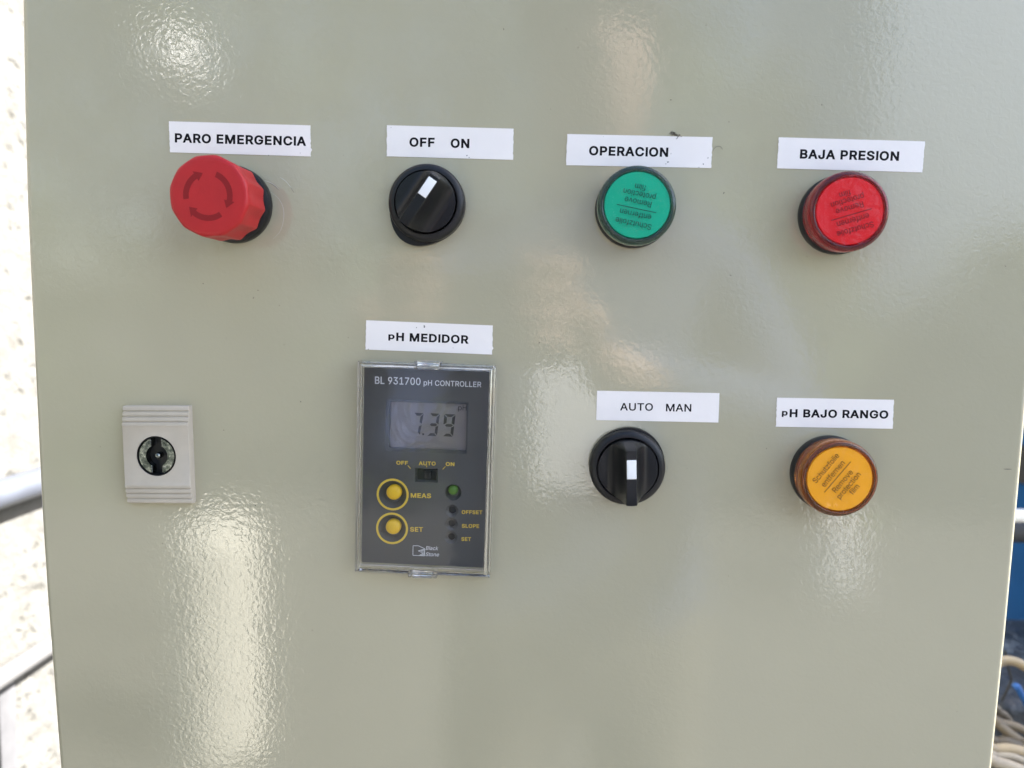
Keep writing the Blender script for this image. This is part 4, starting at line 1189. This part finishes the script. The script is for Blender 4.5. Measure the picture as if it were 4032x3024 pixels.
# ------------------------------------------------------------------ selector switches
def selector(name, key, ang, lobe, label, HT=KNOB_TOP, i0=0.7, i1=8.0):
    x, z = LAYOUT[key]
    t = on_door(name, x, z, 0, label, 'selector switch', 'black selector switches')
    # gasket plate with a rounded lobe
    pts = []
    for i in range(96):
        a = 2 * math.pi * i / 96
        d = math.cos(a - lobe)
        r = 14.6 + 2.6 * max(0.0, d) ** 5 if key == 'sw_off' else 14.75 + 0.9 * max(0.0, d) ** 3
        pts.append((r * math.cos(a), r * math.sin(a)))
    b = prism(pts, 0.0, 2.6)
    bevel(b, 0.5, 2, lambda e: abs(e.verts[0].co.z - 2.6) < 1e-5 and abs(e.verts[1].co.z - 2.6) < 1e-5)
    obj('mounting_plate', scl(b), M_black, t)
    obj('bezel', scl(lathe([(14.6, 2.4), (14.75, 2.8), (14.7, 5.0), (14.2, 6.1), (13.2, 6.7), (12.2, 6.8), (11.95, 6.5), (11.9, 3.5), (0, 3.5)], 96)), M_black, t)
    # knob: circular disc carrying a raised grip with flared flanks
    RK = 11.5
    us = [-11.45, -11.2, -10.6, -9.6, -8.4, -7.2, -6.0, -5.0, -4.2, -3.5, -3.0, -2.6, -2.3, -2.1, -1.95, -1.8, -1.5, -0.8, 0.0]
    us = us + [-u for u in us[-2::-1]]
    M = 34
    HB = 8.0

    def hgt(u, v):
        a = abs(u)
        base = HB - 0.25 * ((u * u + v * v) / (RK * RK)) ** 2
        if a <= 1.8:
            g = 1.0
        elif a <= 2.1:
            g = 1.0 - 0.05 * ((a - 1.8) / 0.3) ** 2
        else:
            q = min(1.0, (a - 2.1) / 6.2)
            g = 0.95 * (1 - q) ** 2.6
        endfall = 1.0
        if v > 9.4:
            endfall = max(0.0, 1 - 0.75 * (v - 9.4) / 2.1)
        h = base + (HT - HB) * g * endfall
        r = math.hypot(u, v)
        return h

    b = bmesh.new()
    grid = []
    for u in us:
        lim = math.sqrt(max(0.0, RK * RK - u * u))
        col = []
        for k in range(M + 1):
            s = -math.cos(math.pi * k / M)
            v = s * lim
            col.append(b.verts.new((u, v, hgt(u, v))))
        grid.append(col)
    for A, B in zip(grid, grid[1:]):
        for k in range(M):
            b.faces.new((A[k], A[k + 1], B[k + 1], B[k]))
    rim = [c[0] for c in grid] + [grid[-1][k] for k in range(1, M)] + [c[-1] for c in grid[::-1]] + [grid[0][k] for k in range(M - 1, 0, -1)]
    low = [b.verts.new((v.co.x, v.co.y, 3.6)) for v in rim]
    for i in range(len(rim)):
        j = (i + 1) % len(rim)
        b.faces.new((rim[i], rim[j], low[j], low[i]))
    b.faces.new(low)
    bmesh.ops.remove_doubles(b, verts=b.verts, dist=1e-5)
    bmesh.ops.rotate(b, verts=b.verts, cent=(0, 0, 0), matrix=Matrix.Rotation(ang, 3, 'Z'))
    obj('knob', scl(b), M_knob, t, 32)
    b = box(-1.78, 1.78, i0, i1, HT - 0.4, HT + 0.16)
    bevel(b, 0.25, 3, lambda e: e.verts[0].co.z > HT and e.verts[1].co.z > HT or (abs(e.verts[0].co.z - e.verts[1].co.z) > 0.1 and e.verts[0].co.y > 4))
    bmesh.ops.rotate(b, verts=b.verts, cent=(0, 0, 0), matrix=Matrix.Rotation(ang, 3, 'Z'))
    obj('indicator', scl(b), M_white, t)
    return t


selector('selector_switch', 'sw_off', math.radians(-34), math.radians(238), 'black rotary selector turned to ON, under the OFF ON label')
selector('selector_switch', 'sw_auto', math.radians(2.5), math.radians(62), 'black rotary selector pointing straight up, under the AUTO MAN label', 20.5, -1.3, 5.9)

# ------------------------------------------------------------------ pilot lights
def lens_mat(name, base, tr):
    m = mat(name, base, 0.14, 0.45, 0, 0.15, 0.04)
    return m


def pilot(key, tang, cols, label, glyphcol):
    x, z = LAYOUT[key]
    disc_c, rim_c, collar_c = cols
    t = on_door('pilot_light', x, z, 0, label, 'indicator light', 'round pilot lights')
    obj('bezel', scl(lathe([(14.75, 0), (14.8, 0.4), (14.8, 3.0), (14.5, 3.8), (13.9, 4.2), (0, 4.2)], 96)), M_black, t)
    ml = mat(key + '_lens', rim_c, 0.07, 0.5, trans=0.92, ior=1.49)
    shell = [(12.5, 4.3), (14.1, 4.3), (14.3, 4.6), (14.3, 5.4), (14.0, 5.7), (14.0, 6.0), (14.35, 6.3), (14.55, 6.8), (14.6, 7.6), (14.62, 10.6),
             (14.5, 11.5), (14.2, 12.2), (13.7, 12.75), (13.1, 13.0), (12.7, 12.95), (12.5, 12.7), (12.45, 12.2), (12.5, 4.3)]
    b = lathe(shell, 96)
    bmesh.ops.remove_doubles(b, verts=b.verts, dist=1e-4)
    obj('lens', scl(b), ml, t, 50)
    md = mat(key + '_diffuser', disc_c, 0.4, 0.2)
    vary(md, disc_c, 70, 0.05)
    obj('diffuser', scl(lathe([(collar_c, 4.2), (collar_c, 11.4), (12.2, 11.6), (12.15, 12.2), (11.9, 12.45), (8, 12.5), (0, 12.5)], 96)), md, t)
    # words on the protective film, black, rotated with the lens
    b = bmesh.new()
    for s, cx, w, y, cap in (('Schutzfolie', -0.1, 13.4, 4.55, 2.05), ('entfernen', -0.1, 11.7, 1.15, 2.05), ('Remove', 0, 10.0, -3.45, 2.05),
                             ('protection', 0.1, 12.0, -6.25, 2.05), ('film', 0.3, 4.1, -8.85, 2.05)):
        text_into(b, (s, cx - w / 2, y, cx + w / 2, y, cap), 13.16, 0.0, 0, 0.03)
    box(-7.4, 7.4, -0.13, 0.13, 13.16, 13.19, b)
    dy = TXT_DY
    for v in b.verts:
        v.co.y += dy
    bmesh.ops.rotate(b, verts=b.verts, cent=(0, 0, 0), matrix=Matrix.Rotation(tang, 3, 'Z'))
    obj('film_print', scl(b), glyphcol, t, 0)
    # wrinkled protective film with a small pull tab
    rnd = random.Random(key)
    b = bmesh.new()
    rings = []
    ph = [rnd.uniform(0, 6.28) for _ in range(6)]
    c0 = b.verts.new((0, 0, 13.10))
    for r in (3, 6, 9, 11.5, 12.5):
        ring = []
        for i in range(72):
            a = 2 * math.pi * i / 72
            zz = 13.10 + (0.10 * math.sin(3 * a + ph[0]) * math.sin(r * 0.8 + ph[1]) + 0.06 * math.sin(7 * a + ph[2] + r)) * (0.35 if r < 11 else 1.0) * 0.4
            q = r
            if r > 12:
                q = 12.45 + 0.25 * math.sin(5 * a + ph[3]) + 0.18 * math.sin(11 * a + ph[4])
                d = abs((a - 1.35 + math.pi) % (2 * math.pi) - math.pi)
                if d < 0.13:
                    q += 1.6
            ring.append(b.verts.new((q * math.cos(a), q * math.sin(a), zz)))
        rings.append(ring)
    for i in range(72):
        b.faces.new((c0, rings[0][i], rings[0][(i + 1) % 72]))
    for A, B in zip(rings, rings[1:]):
        for i in range(72):
            j = (i + 1) % 72
            b.faces.new((A[i], A[j], B[j], B[i]))
    obj('protective_film', scl(b), M_film, t, 60)
    return t


INK = mat('film_ink', (0.02, 0.02, 0.018), 0.5, 0.3)
pilot('green', math.radians(169), ((0.003, 0.42, 0.245), (0.16, 0.34, 0.26), 11.4), 'green round pilot light with upside-down film print, under OPERACION label', mat('film_ink_green', (0.006, 0.05, 0.035), 0.5, 0.3))
pilot('red', math.radians(197.5), ((0.74, 0.009, 0.015), (0.62, 0.035, 0.05), 11.9), 'red round pilot light with dark rim, under BAJA PRESION label', mat('film_ink_red', (0.12, 0.006, 0.008), 0.5, 0.3))
pilot('amber', math.radians(53), ((0.93, 0.40, 0.018), (0.62, 0.22, 0.035), 12.1), 'amber round pilot light with slanted film print, under pH BAJO RANGO label', mat('film_ink_amber', (0.10, 0.04, 0.008), 0.5, 0.3))

# ------------------------------------------------------------------ door lock
d = LAYOUT['lock']
t = on_door('door_lock', d['c'][0], d['c'][1], d['a'], 'beige ribbed cam lock plate with round steel double-bit insert', 'lock')
HX = 13.55
HY = 19.85
prof = [(HY, 0), (HY, 4.0), (HY - 0.4, 4.5), (HY - 1.6, 4.6), (HY - 2.1, 4.0), (HY - 2.3, 4.0), (HY - 2.5, 5.1), (HY - 3.7, 5.2), (HY - 4.2, 4.6), (HY - 4.4, 4.6), (HY - 4.6, 5.7), (HY - 5.8, 5.8), (HY - 6.3, 5.2), (HY - 6.5, 5.2), (HY - 6.7, 6.3), (HY - 7.7, 6.5), (HY - 8.3, 6.1)]
prof = [(y, h * 0.70) for y, h in prof]
prof2 = prof + [(-y, h) for y, h in prof[::-1]]
b = bmesh.new()
A = [b.verts.new((-HX, y, h)) for y, h in prof2]
B = [b.verts.new((HX, y, h)) for y, h in prof2]
for i in range(len(prof2)):
    j = (i + 1) % len(prof2)
    b.faces.new((A[i], A[j], B[j], B[i]))
b.faces.new(A[::-1])
b.faces.new(B)
bmesh.ops.recalc_face_normals(b, faces=b.faces)
bevel(b, 0.3, 3, lambda e: (abs(abs(e.verts[0].co.x) - HX) < 1e-4 and abs(e.verts[0].co.x - e.verts[1].co.x) < 1e-4 and max(e.verts[0].co.z, e.verts[1].co.z) > 2.1 and min(e.verts[0].co.z, e.verts[1].co.z) > 0.1))
plate = obj('plate', scl(b), M_beige, t, 30)
hx, hy = d['hole']
cut(plate, [scl(lathe([(0, -3), (8.15, -3), (8.15, 10), (0, 10)], 72, off=(hx, hy)))])
smooth(plate.data, 30)
obj('lock_barrel', scl(lathe([(8.1, -0.6), (8.1, 3.9), (7.75, 4.0), (7.7, 0.3), (0, 0.3)], 72, off=(hx, hy))), M_black, t)
for s in (-1, 1):
    pts = []
    ro, ri = 7.25, 4.45
    w0 = 2.0
    ao = math.asin(w0 / ro)
    ai = math.asin(w0 / ri)
    m0 = 26
    for i in range(m0 + 1):
        a = -math.pi / 2 + ao + (math.pi - 2 * ao) * i / m0
        pts.append((ro * math.cos(a), ro * math.sin(a)))
    for i in range(m0 + 1):
        a = math.pi / 2 - ai - (math.pi - 2 * ai) * i / m0
        pts.append((ri * math.cos(a), ri * math.sin(a)))
    pts = [(hx + s * px, hy + py) for px, py in pts]
    b = prism(pts if s > 0 else pts[::-1], 0.2, 3.8)
    bevel(b, 0.28, 2, lambda e: min(e.verts[0].co.z, e.verts[1].co.z) > 3.7)
    obj('steel_crescent', scl(b), M_zinc, t)
obj('pin', scl(lathe([(1.25, 0.2), (1.25, 3.0), (1.0, 3.5), (0.5, 3.8), (0, 3.85)], 32, off=(hx + 0.0, hy))), M_zinc, t)

# ------------------------------------------------------------------ pH meter
d = LAYOUT['meter']
t = on_door('ph_controller', d['c'][0], d['c'][1], d['a'], 'dark grey pH controller reading 7.39 under a clear hinged cover', 'meter')
W2, H2 = 27.1, 42.3
HF = 3.0
M_face = mat('meter_face', (0.066, 0.067, 0.066), 0.42, 0.4)
vary(M_face, (0.066, 0.067, 0.066), 45, 0.08)
L(M_face, bump(M_face, noise(M_face, 2200, 2).outputs['Fac'], 0.00002), bsdf(M_face).inputs['Normal'])
M_wt = mat('white_print', (0.60, 0.61, 0.64), 0.5, 0.3)
M_yl = mat('yellow_print', (0.64, 0.455, 0.055), 0.5, 0.3)
M_yb = plastic('yellow_rubber', (0.74, 0.455, 0.012), 0.42, 1500, 0.00004, 0.04)
FX, FY = W2 - 2.1, H2 - 2.2
b = box(-FX, FX, -FY + 1.0, FY, 0.3, HF)
bevel(b, 0.7, 3, lambda e: abs(e.verts[0].co.z - e.verts[1].co.z) > 1)
face = obj('face_plate', scl(b), M_face, t, 30)
cutters = []
sw = d['switch']
sx0, sx1 = 0.5 * (sw[0][0] + sw[3][0]), 0.5 * (sw[1][0] + sw[2][0])
sy1, sy0 = 0.5 * (sw[0][1] + sw[1][1]), 0.5 * (sw[2][1] + sw[3][1])
b = bmesh.new()
va = [b.verts.new(p) for p in ((sx0, sy0, HF + 0.5), (sx1, sy0, HF + 0.5), (sx1, sy1, HF + 0.5), (sx0, sy1, HF + 0.5))]
vb = [b.verts.new(p) for p in ((sx0 + 0.9, sy0 + 0.9, 0.9), (sx1 - 1.3, sy0 + 0.9, 0.9), (sx1 - 1.3, sy1 - 0.9, 0.9), (sx0 + 0.9, sy1 - 0.9, 0.9))]
b.faces.new(va)
b.faces.new(vb[::-1])
for i in range(4):
    j = (i + 1) % 4
    b.faces.new((va[j], va[i], vb[i], vb[j]))
cutters.append(scl(b))
for (hx_, hy_) in d['holes']:
    cutters.append(scl(lathe([(0, 0.8), (1.45, 0.8), (1.45, 1.9), (2.62, HF + 0.02), (2.62, HF + 1), (0, HF + 1)], 48, off=(hx_, hy_))))
lx, ly = d['ledr']
cutters.append(scl(lathe([(0, 1.2), (2.2, 1.2), (3.3, HF + 0.02), (3.3, HF + 1), (0, HF + 1)], 48, off=(lx, ly))))
for (rx, ry) in d['rings']:
    cutters.append(scl(lathe([(0, 1.3), (3.6, 1.3), (5.45, HF + 0.02), (5.45, HF + 1), (0, HF + 1)], 64, off=(rx, ry))))
lc = d['lcd']
lx0, lx1 = 0.5 * (lc[0][0] + lc[3][0]), 0.5 * (lc[1][0] + lc[2][0])
ly1, ly0 = 0.5 * (lc[0][1] + lc[1][1]), 0.5 * (lc[2][1] + lc[3][1])
b = box(lx0, lx1, ly0, ly1, HF - 1.1, HF + 1)
bevel(b, 0.6, 3, lambda e: abs(e.verts[0].co.z - e.verts[1].co.z) > 1)
cutters.append(scl(b))
cut(face, cutters)
# dark floor behind the trimmer holes
for (hx_, hy_) in d['holes']:
    tr_ = obj('trimmer', scl(lathe([(1.43, 0.82), (1.43, 0.95), (0, 0.95)], 40, off=(hx_, hy_))), M_void, t)
b = box(sx0 + 1.0, sx1 - 1.4, sy0 + 1.0, sy1 - 1.0, 0.92, 1.05)
sl = obj('slide_switch', scl(b), M_void, t)
k0 = d['knobsw']
b = box(k0[0][0], k0[1][0], k0[2][1], k0[0][1], 1.1, 2.1)
bevel(b, 0.15, 2)
obj('slider', scl(b), M_black, sl)
# LCD
M_lcd = mat('lcd_glass', (0.195, 0.176, 0.170), 0.28, 0.5)
vary(M_lcd, (0.195, 0.176, 0.170), 40, 0.05)
b = box(lx0 + 0.02, lx1 - 0.02, ly0 + 0.02, ly1 - 0.02, HF - 1.15, HF - 0.85)
lcd = obj('display', scl(b), M_lcd, t, 0)
M_seg = mat('lcd_segment', (0.028, 0.022, 0.024), 0.5, 0.3)


def seg7(bm, q, on, z):
    TL, TR, BR, BL = [Vector(p) for p in q]

    def P(u, v):
        a = TL.lerp(TR, u)
        c = BL.lerp(BR, u)
        p = a.lerp(c, v)
        return (p.x, p.y)
    tx, ty = 0.27, 0.125
    S7 = {
        'a': [(0.04, 0), (0.96, 0), (0.96 - tx, ty), (0.04 + tx, ty)],
        'd': [(0.04 + tx, 1 - ty), (0.96 - tx, 1 - ty), (0.96, 1), (0.04, 1)],
        'g': [(0.12, 0.5), (0.12 + tx * 0.6, 0.5 - ty / 2), (0.88 - tx * 0.6, 0.5 - ty / 2), (0.88, 0.5), (0.88 - tx * 0.6, 0.5 + ty / 2), (0.12 + tx * 0.6, 0.5 + ty / 2)],
        'f': [(0, 0.03), (tx, 0.03 + ty), (tx, 0.47 - ty / 2), (0, 0.47)],
        'b': [(1, 0.03), (1, 0.47), (1 - tx, 0.47 - ty / 2), (1 - tx, 0.03 + ty)],
        'e': [(0, 0.53), (tx, 0.53 + ty / 2), (tx, 0.97 - ty), (0, 0.97)],
        'c': [(1, 0.53), (1, 0.97), (1 - tx, 0.97 - ty), (1 - tx, 0.53 + ty / 2)]}
    for s in on:
        prism([P(*uv) for uv in S7[s]], z, z + 0.03, bm)
    return bm


zl = HF - 0.845
for q, on in zip(d['dig'], ('abc', 'abcdg', 'abcdfg')):
    obj('digit', scl(seg7(bmesh.new(), q, on, zl)), M_seg, lcd, 0)
dx_, dy_ = d['dot']
obj('decimal_point', scl(box(dx_ - 0.38, dx_ + 0.38, dy_ - 0.38, dy_ + 0.38, zl, zl + 0.03)), M_seg, lcd, 0)
obj('lettering', scl(text_into(bmesh.new(), d['lcdtext'], zl, 0.0, 0, 0.03)), M_seg, lcd, 0)
fr_ = d['lcdframe']
b = box(0.5 * (fr_[0][0] + fr_[3][0]), 0.5 * (fr_[1][0] + fr_[2][0]), 0.5 * (fr_[2][1] + fr_[3][1]), 0.5 * (fr_[0][1] + fr_[1][1]), HF + 0.02, HF + 0.10)
obj('screen_film', scl(b), M_screenfilm, t, 0)
# printing
for i, s in enumerate(d['texts']):
    wt = s[0] in ('BL 931700', 'pH CONTROLLER', 'Black', 'Stone')
    sh = 0.25 if s[0] in ('Black', 'Stone') else 0.0
    b = text_into(bmesh.new(), s, HF + 0.015, 0.008 if wt else 0.022, sh, 0.03)
    obj('lettering', scl(b), M_wt if wt else M_yl, t, 0)
for p, q in d['ticks']:
    P0, P1 = Vector(p), Vector(q)
    nn = (P1 - P0).normalized()
    nn = Vector((-nn.y, nn.x)) * 0.13
    obj('tick_mark', scl(prism([P0 + nn, P0 - nn, P1 - nn, P1 + nn], HF + 0.015, HF + 0.045)), M_yl, t, 0)
for (rx, ry) in d['rings']:
    b = lathe([(5.62, HF + 0.01), (5.62, HF + 0.07), (6.45, HF + 0.07), (6.45, HF + 0.01)], 72, off=(rx, ry))
    obj('button_ring', scl(b), M_yl, t, 0)
for (rx, ry) in d['domes']:
    b = lathe([(3.0, 1.3), (3.0, 3.4), (2.9, 3.9), (2.55, 4.45), (1.9, 4.85), (1.0, 5.05), (0, 5.1)], 48, off=(rx, ry))
    obj('button', scl(b), M_yb, t, 60)
lx, ly = d['led']
b = lathe([(1.9, 1.2), (1.9, 3.4), (1.75, 4.0), (1.3, 4.6), (0.7, 4.85), (0, 4.92)], 40, off=(lx, ly))
obj('led', scl(b), mat('green_led', (0.055, 0.15, 0.008), 0.35), t, 60)
# logo: outlined tag with a hatched zigzag
b = bmesh.new()
lg = [Vector(p) for p in d['logo']]


def stroke(b, p, q, w, z):
    p, q = Vector(p), Vector(q)
    nn = (q - p).normalized()
    nn = Vector((-nn.y, nn.x)) * w
    prism([p + nn, p - nn, q - nn, q + nn], z, z + 0.03, b)


for i in range(5):
    stroke(b, lg[i], lg[(i + 1) % 5], 0.11, HF + 0.015 + 0.004 * i)
lz = [Vector(p) for p in d['logoz']]
for i in range(4):
    stroke(b, lz[i], lz[i + 1], 0.09, HF + 0.04 + 0.004 * i)
xr = lz[0].x
for k in range(9):
    u = (k + 0.6) / 9.5
    yy = lz[0].y + (lz[4].y - lz[0].y) * u
    f = 1 - abs(u - 0.28) / 0.28 if u < 0.56 else (u - 0.56) / 0.44
    xlft = xr - (xr - lz[1].x) * max(0.12, min(1, f)) * 0.9
    stroke(b, (xlft, yy - 0.15), (xr - 0.05, yy + 0.22), 0.07, HF + 0.06 + 0.003 * k)
obj('logo', scl(b), M_wt, t, 0)

# clear cover: a shallow acrylic tray, open towards the door, with hinge lugs
HC = 7.6
wall_ = 1.25
b = bmesh.new()


def rect(b, x, y, z):
    return [b.verts.new(p) for p in ((-x, -y, z), (x, -y, z), (x, y, z), (-x, y, z))]


def skin(b, A, B):
    for i in range(4):
        j = (i + 1) % 4
        b.faces.new((A[i], A[j], B[j], B[i]))


o0 = rect(b, W2, H2, 0.1)
o1 = rect(b, W2, H2, HC - 2.0)
o2 = rect(b, W2 - 0.75, H2 - 0.75, HC - 1.6)
o3 = rect(b, W2 - 1.0, H2 - 1.0, HC)
i3 = rect(b, W2 - 1.0 - wall_, H2 - 1.0 - wall_, HC)
i2 = rect(b, W2 - 1.0 - wall_, H2 - 1.0 - wall_, HC - 1.2)
i1 = rect(b, W2 - wall_ - 0.15, H2 - wall_ - 0.15, HC - 2.2)
i0 = rect(b, W2 - wall_ - 0.05, H2 - wall_ - 0.05, 0.1)
chain = [o0, o1, o2, o3, i3, i2, i1, i0]
for A, B in zip(chain, chain[1:]):
    skin(b, A, B)
skin(b, i0, o0)
bmesh.ops.recalc_face_normals(b, faces=b.faces)
bevel(b, 0.18, 2)
cov = obj('cover_frame', scl(b), M_acryl, t, 40)
px, py = W2 - 1.0 - wall_ - 0.02, H2 - 1.0 - wall_ - 0.02
b = box(-px, px, -py, py, HC - 0.75, HC - 0.15)
obj('cover_pane', scl(b), M_pane, cov, 0)
nt = d['notch']
for (x0, x1, up) in ((nt[1][0], nt[2][0], 1), (nt[5][0], nt[6][0], -1)):
    yb = (H2 - 1.6) * up
    b = box(x0, x1, min(yb, yb + 2.6 * up), max(yb, yb + 2.6 * up), 1.6, 6.9)
    bevel(b, 0.45, 2)
    obj('hinge_lug', scl(b), M_acryl, t)
M_frost = clear('acrylic_end', 0.25)
for (a_, c_, up) in ((nt[0][0], nt[1][0], 1), (nt[2][0], nt[3][0], 1), (nt[4][0], nt[5][0], -1), (nt[6][0], nt[7][0], -1)):
    yb = (H2 - 1.2) * up
    b = box(min(a_, c_) + 0.25, max(a_, c_) - 0.25, min(yb, yb + 1.9 * up), max(yb, yb + 1.9 * up), 1.0, 7.2)
    bevel(b, 0.2, 2)
    obj('hinge_gap', scl(b), M_frost, t)

# ------------------------------------------------------------------ fluff on the label and a stray hair
x, z = LAYOUT['tuft']
rnd = random.Random(3)
b = bmesh.new()
for k in range(16):
    c = Vector((x + rnd.gauss(0, 0.9), -0.35, z + rnd.gauss(0, 0.25)))
    pp = [c]
    a = rnd.uniform(0, 6.28)
    for j in range(5):
        a += rnd.uniform(-1.0, 1.0)
        c = c + Vector((0.42 * math.cos(a), rnd.uniform(-0.15, 0.12), 0.26 * math.sin(a)))
        c.y = min(c.y, -0.3)
        pp.append(c)
    tube([p * MM for p in catmull(pp, 3)], 0.075 * MM if k < 11 else 0.04 * MM, 6, b)
tag(obj('lint_tuft', b, mat('brown_lint', (0.035, 0.022, 0.016), 0.9)), 'tiny dark brown fluff caught on top edge of OPERACION label', 'fluff')
b = tube([Vector((p.x, -0.00025, p.z)) for p in catmull([Vector((q[0] * MM, 0, q[1] * MM)) for q in LAYOUT['hair']], 8)], 0.00006, 6)
tag(obj('hair', b, mat('grey_hair', (0.10, 0.10, 0.09), 0.8)), 'fine curved grey hair at the right end of OPERACION label', 'hair')
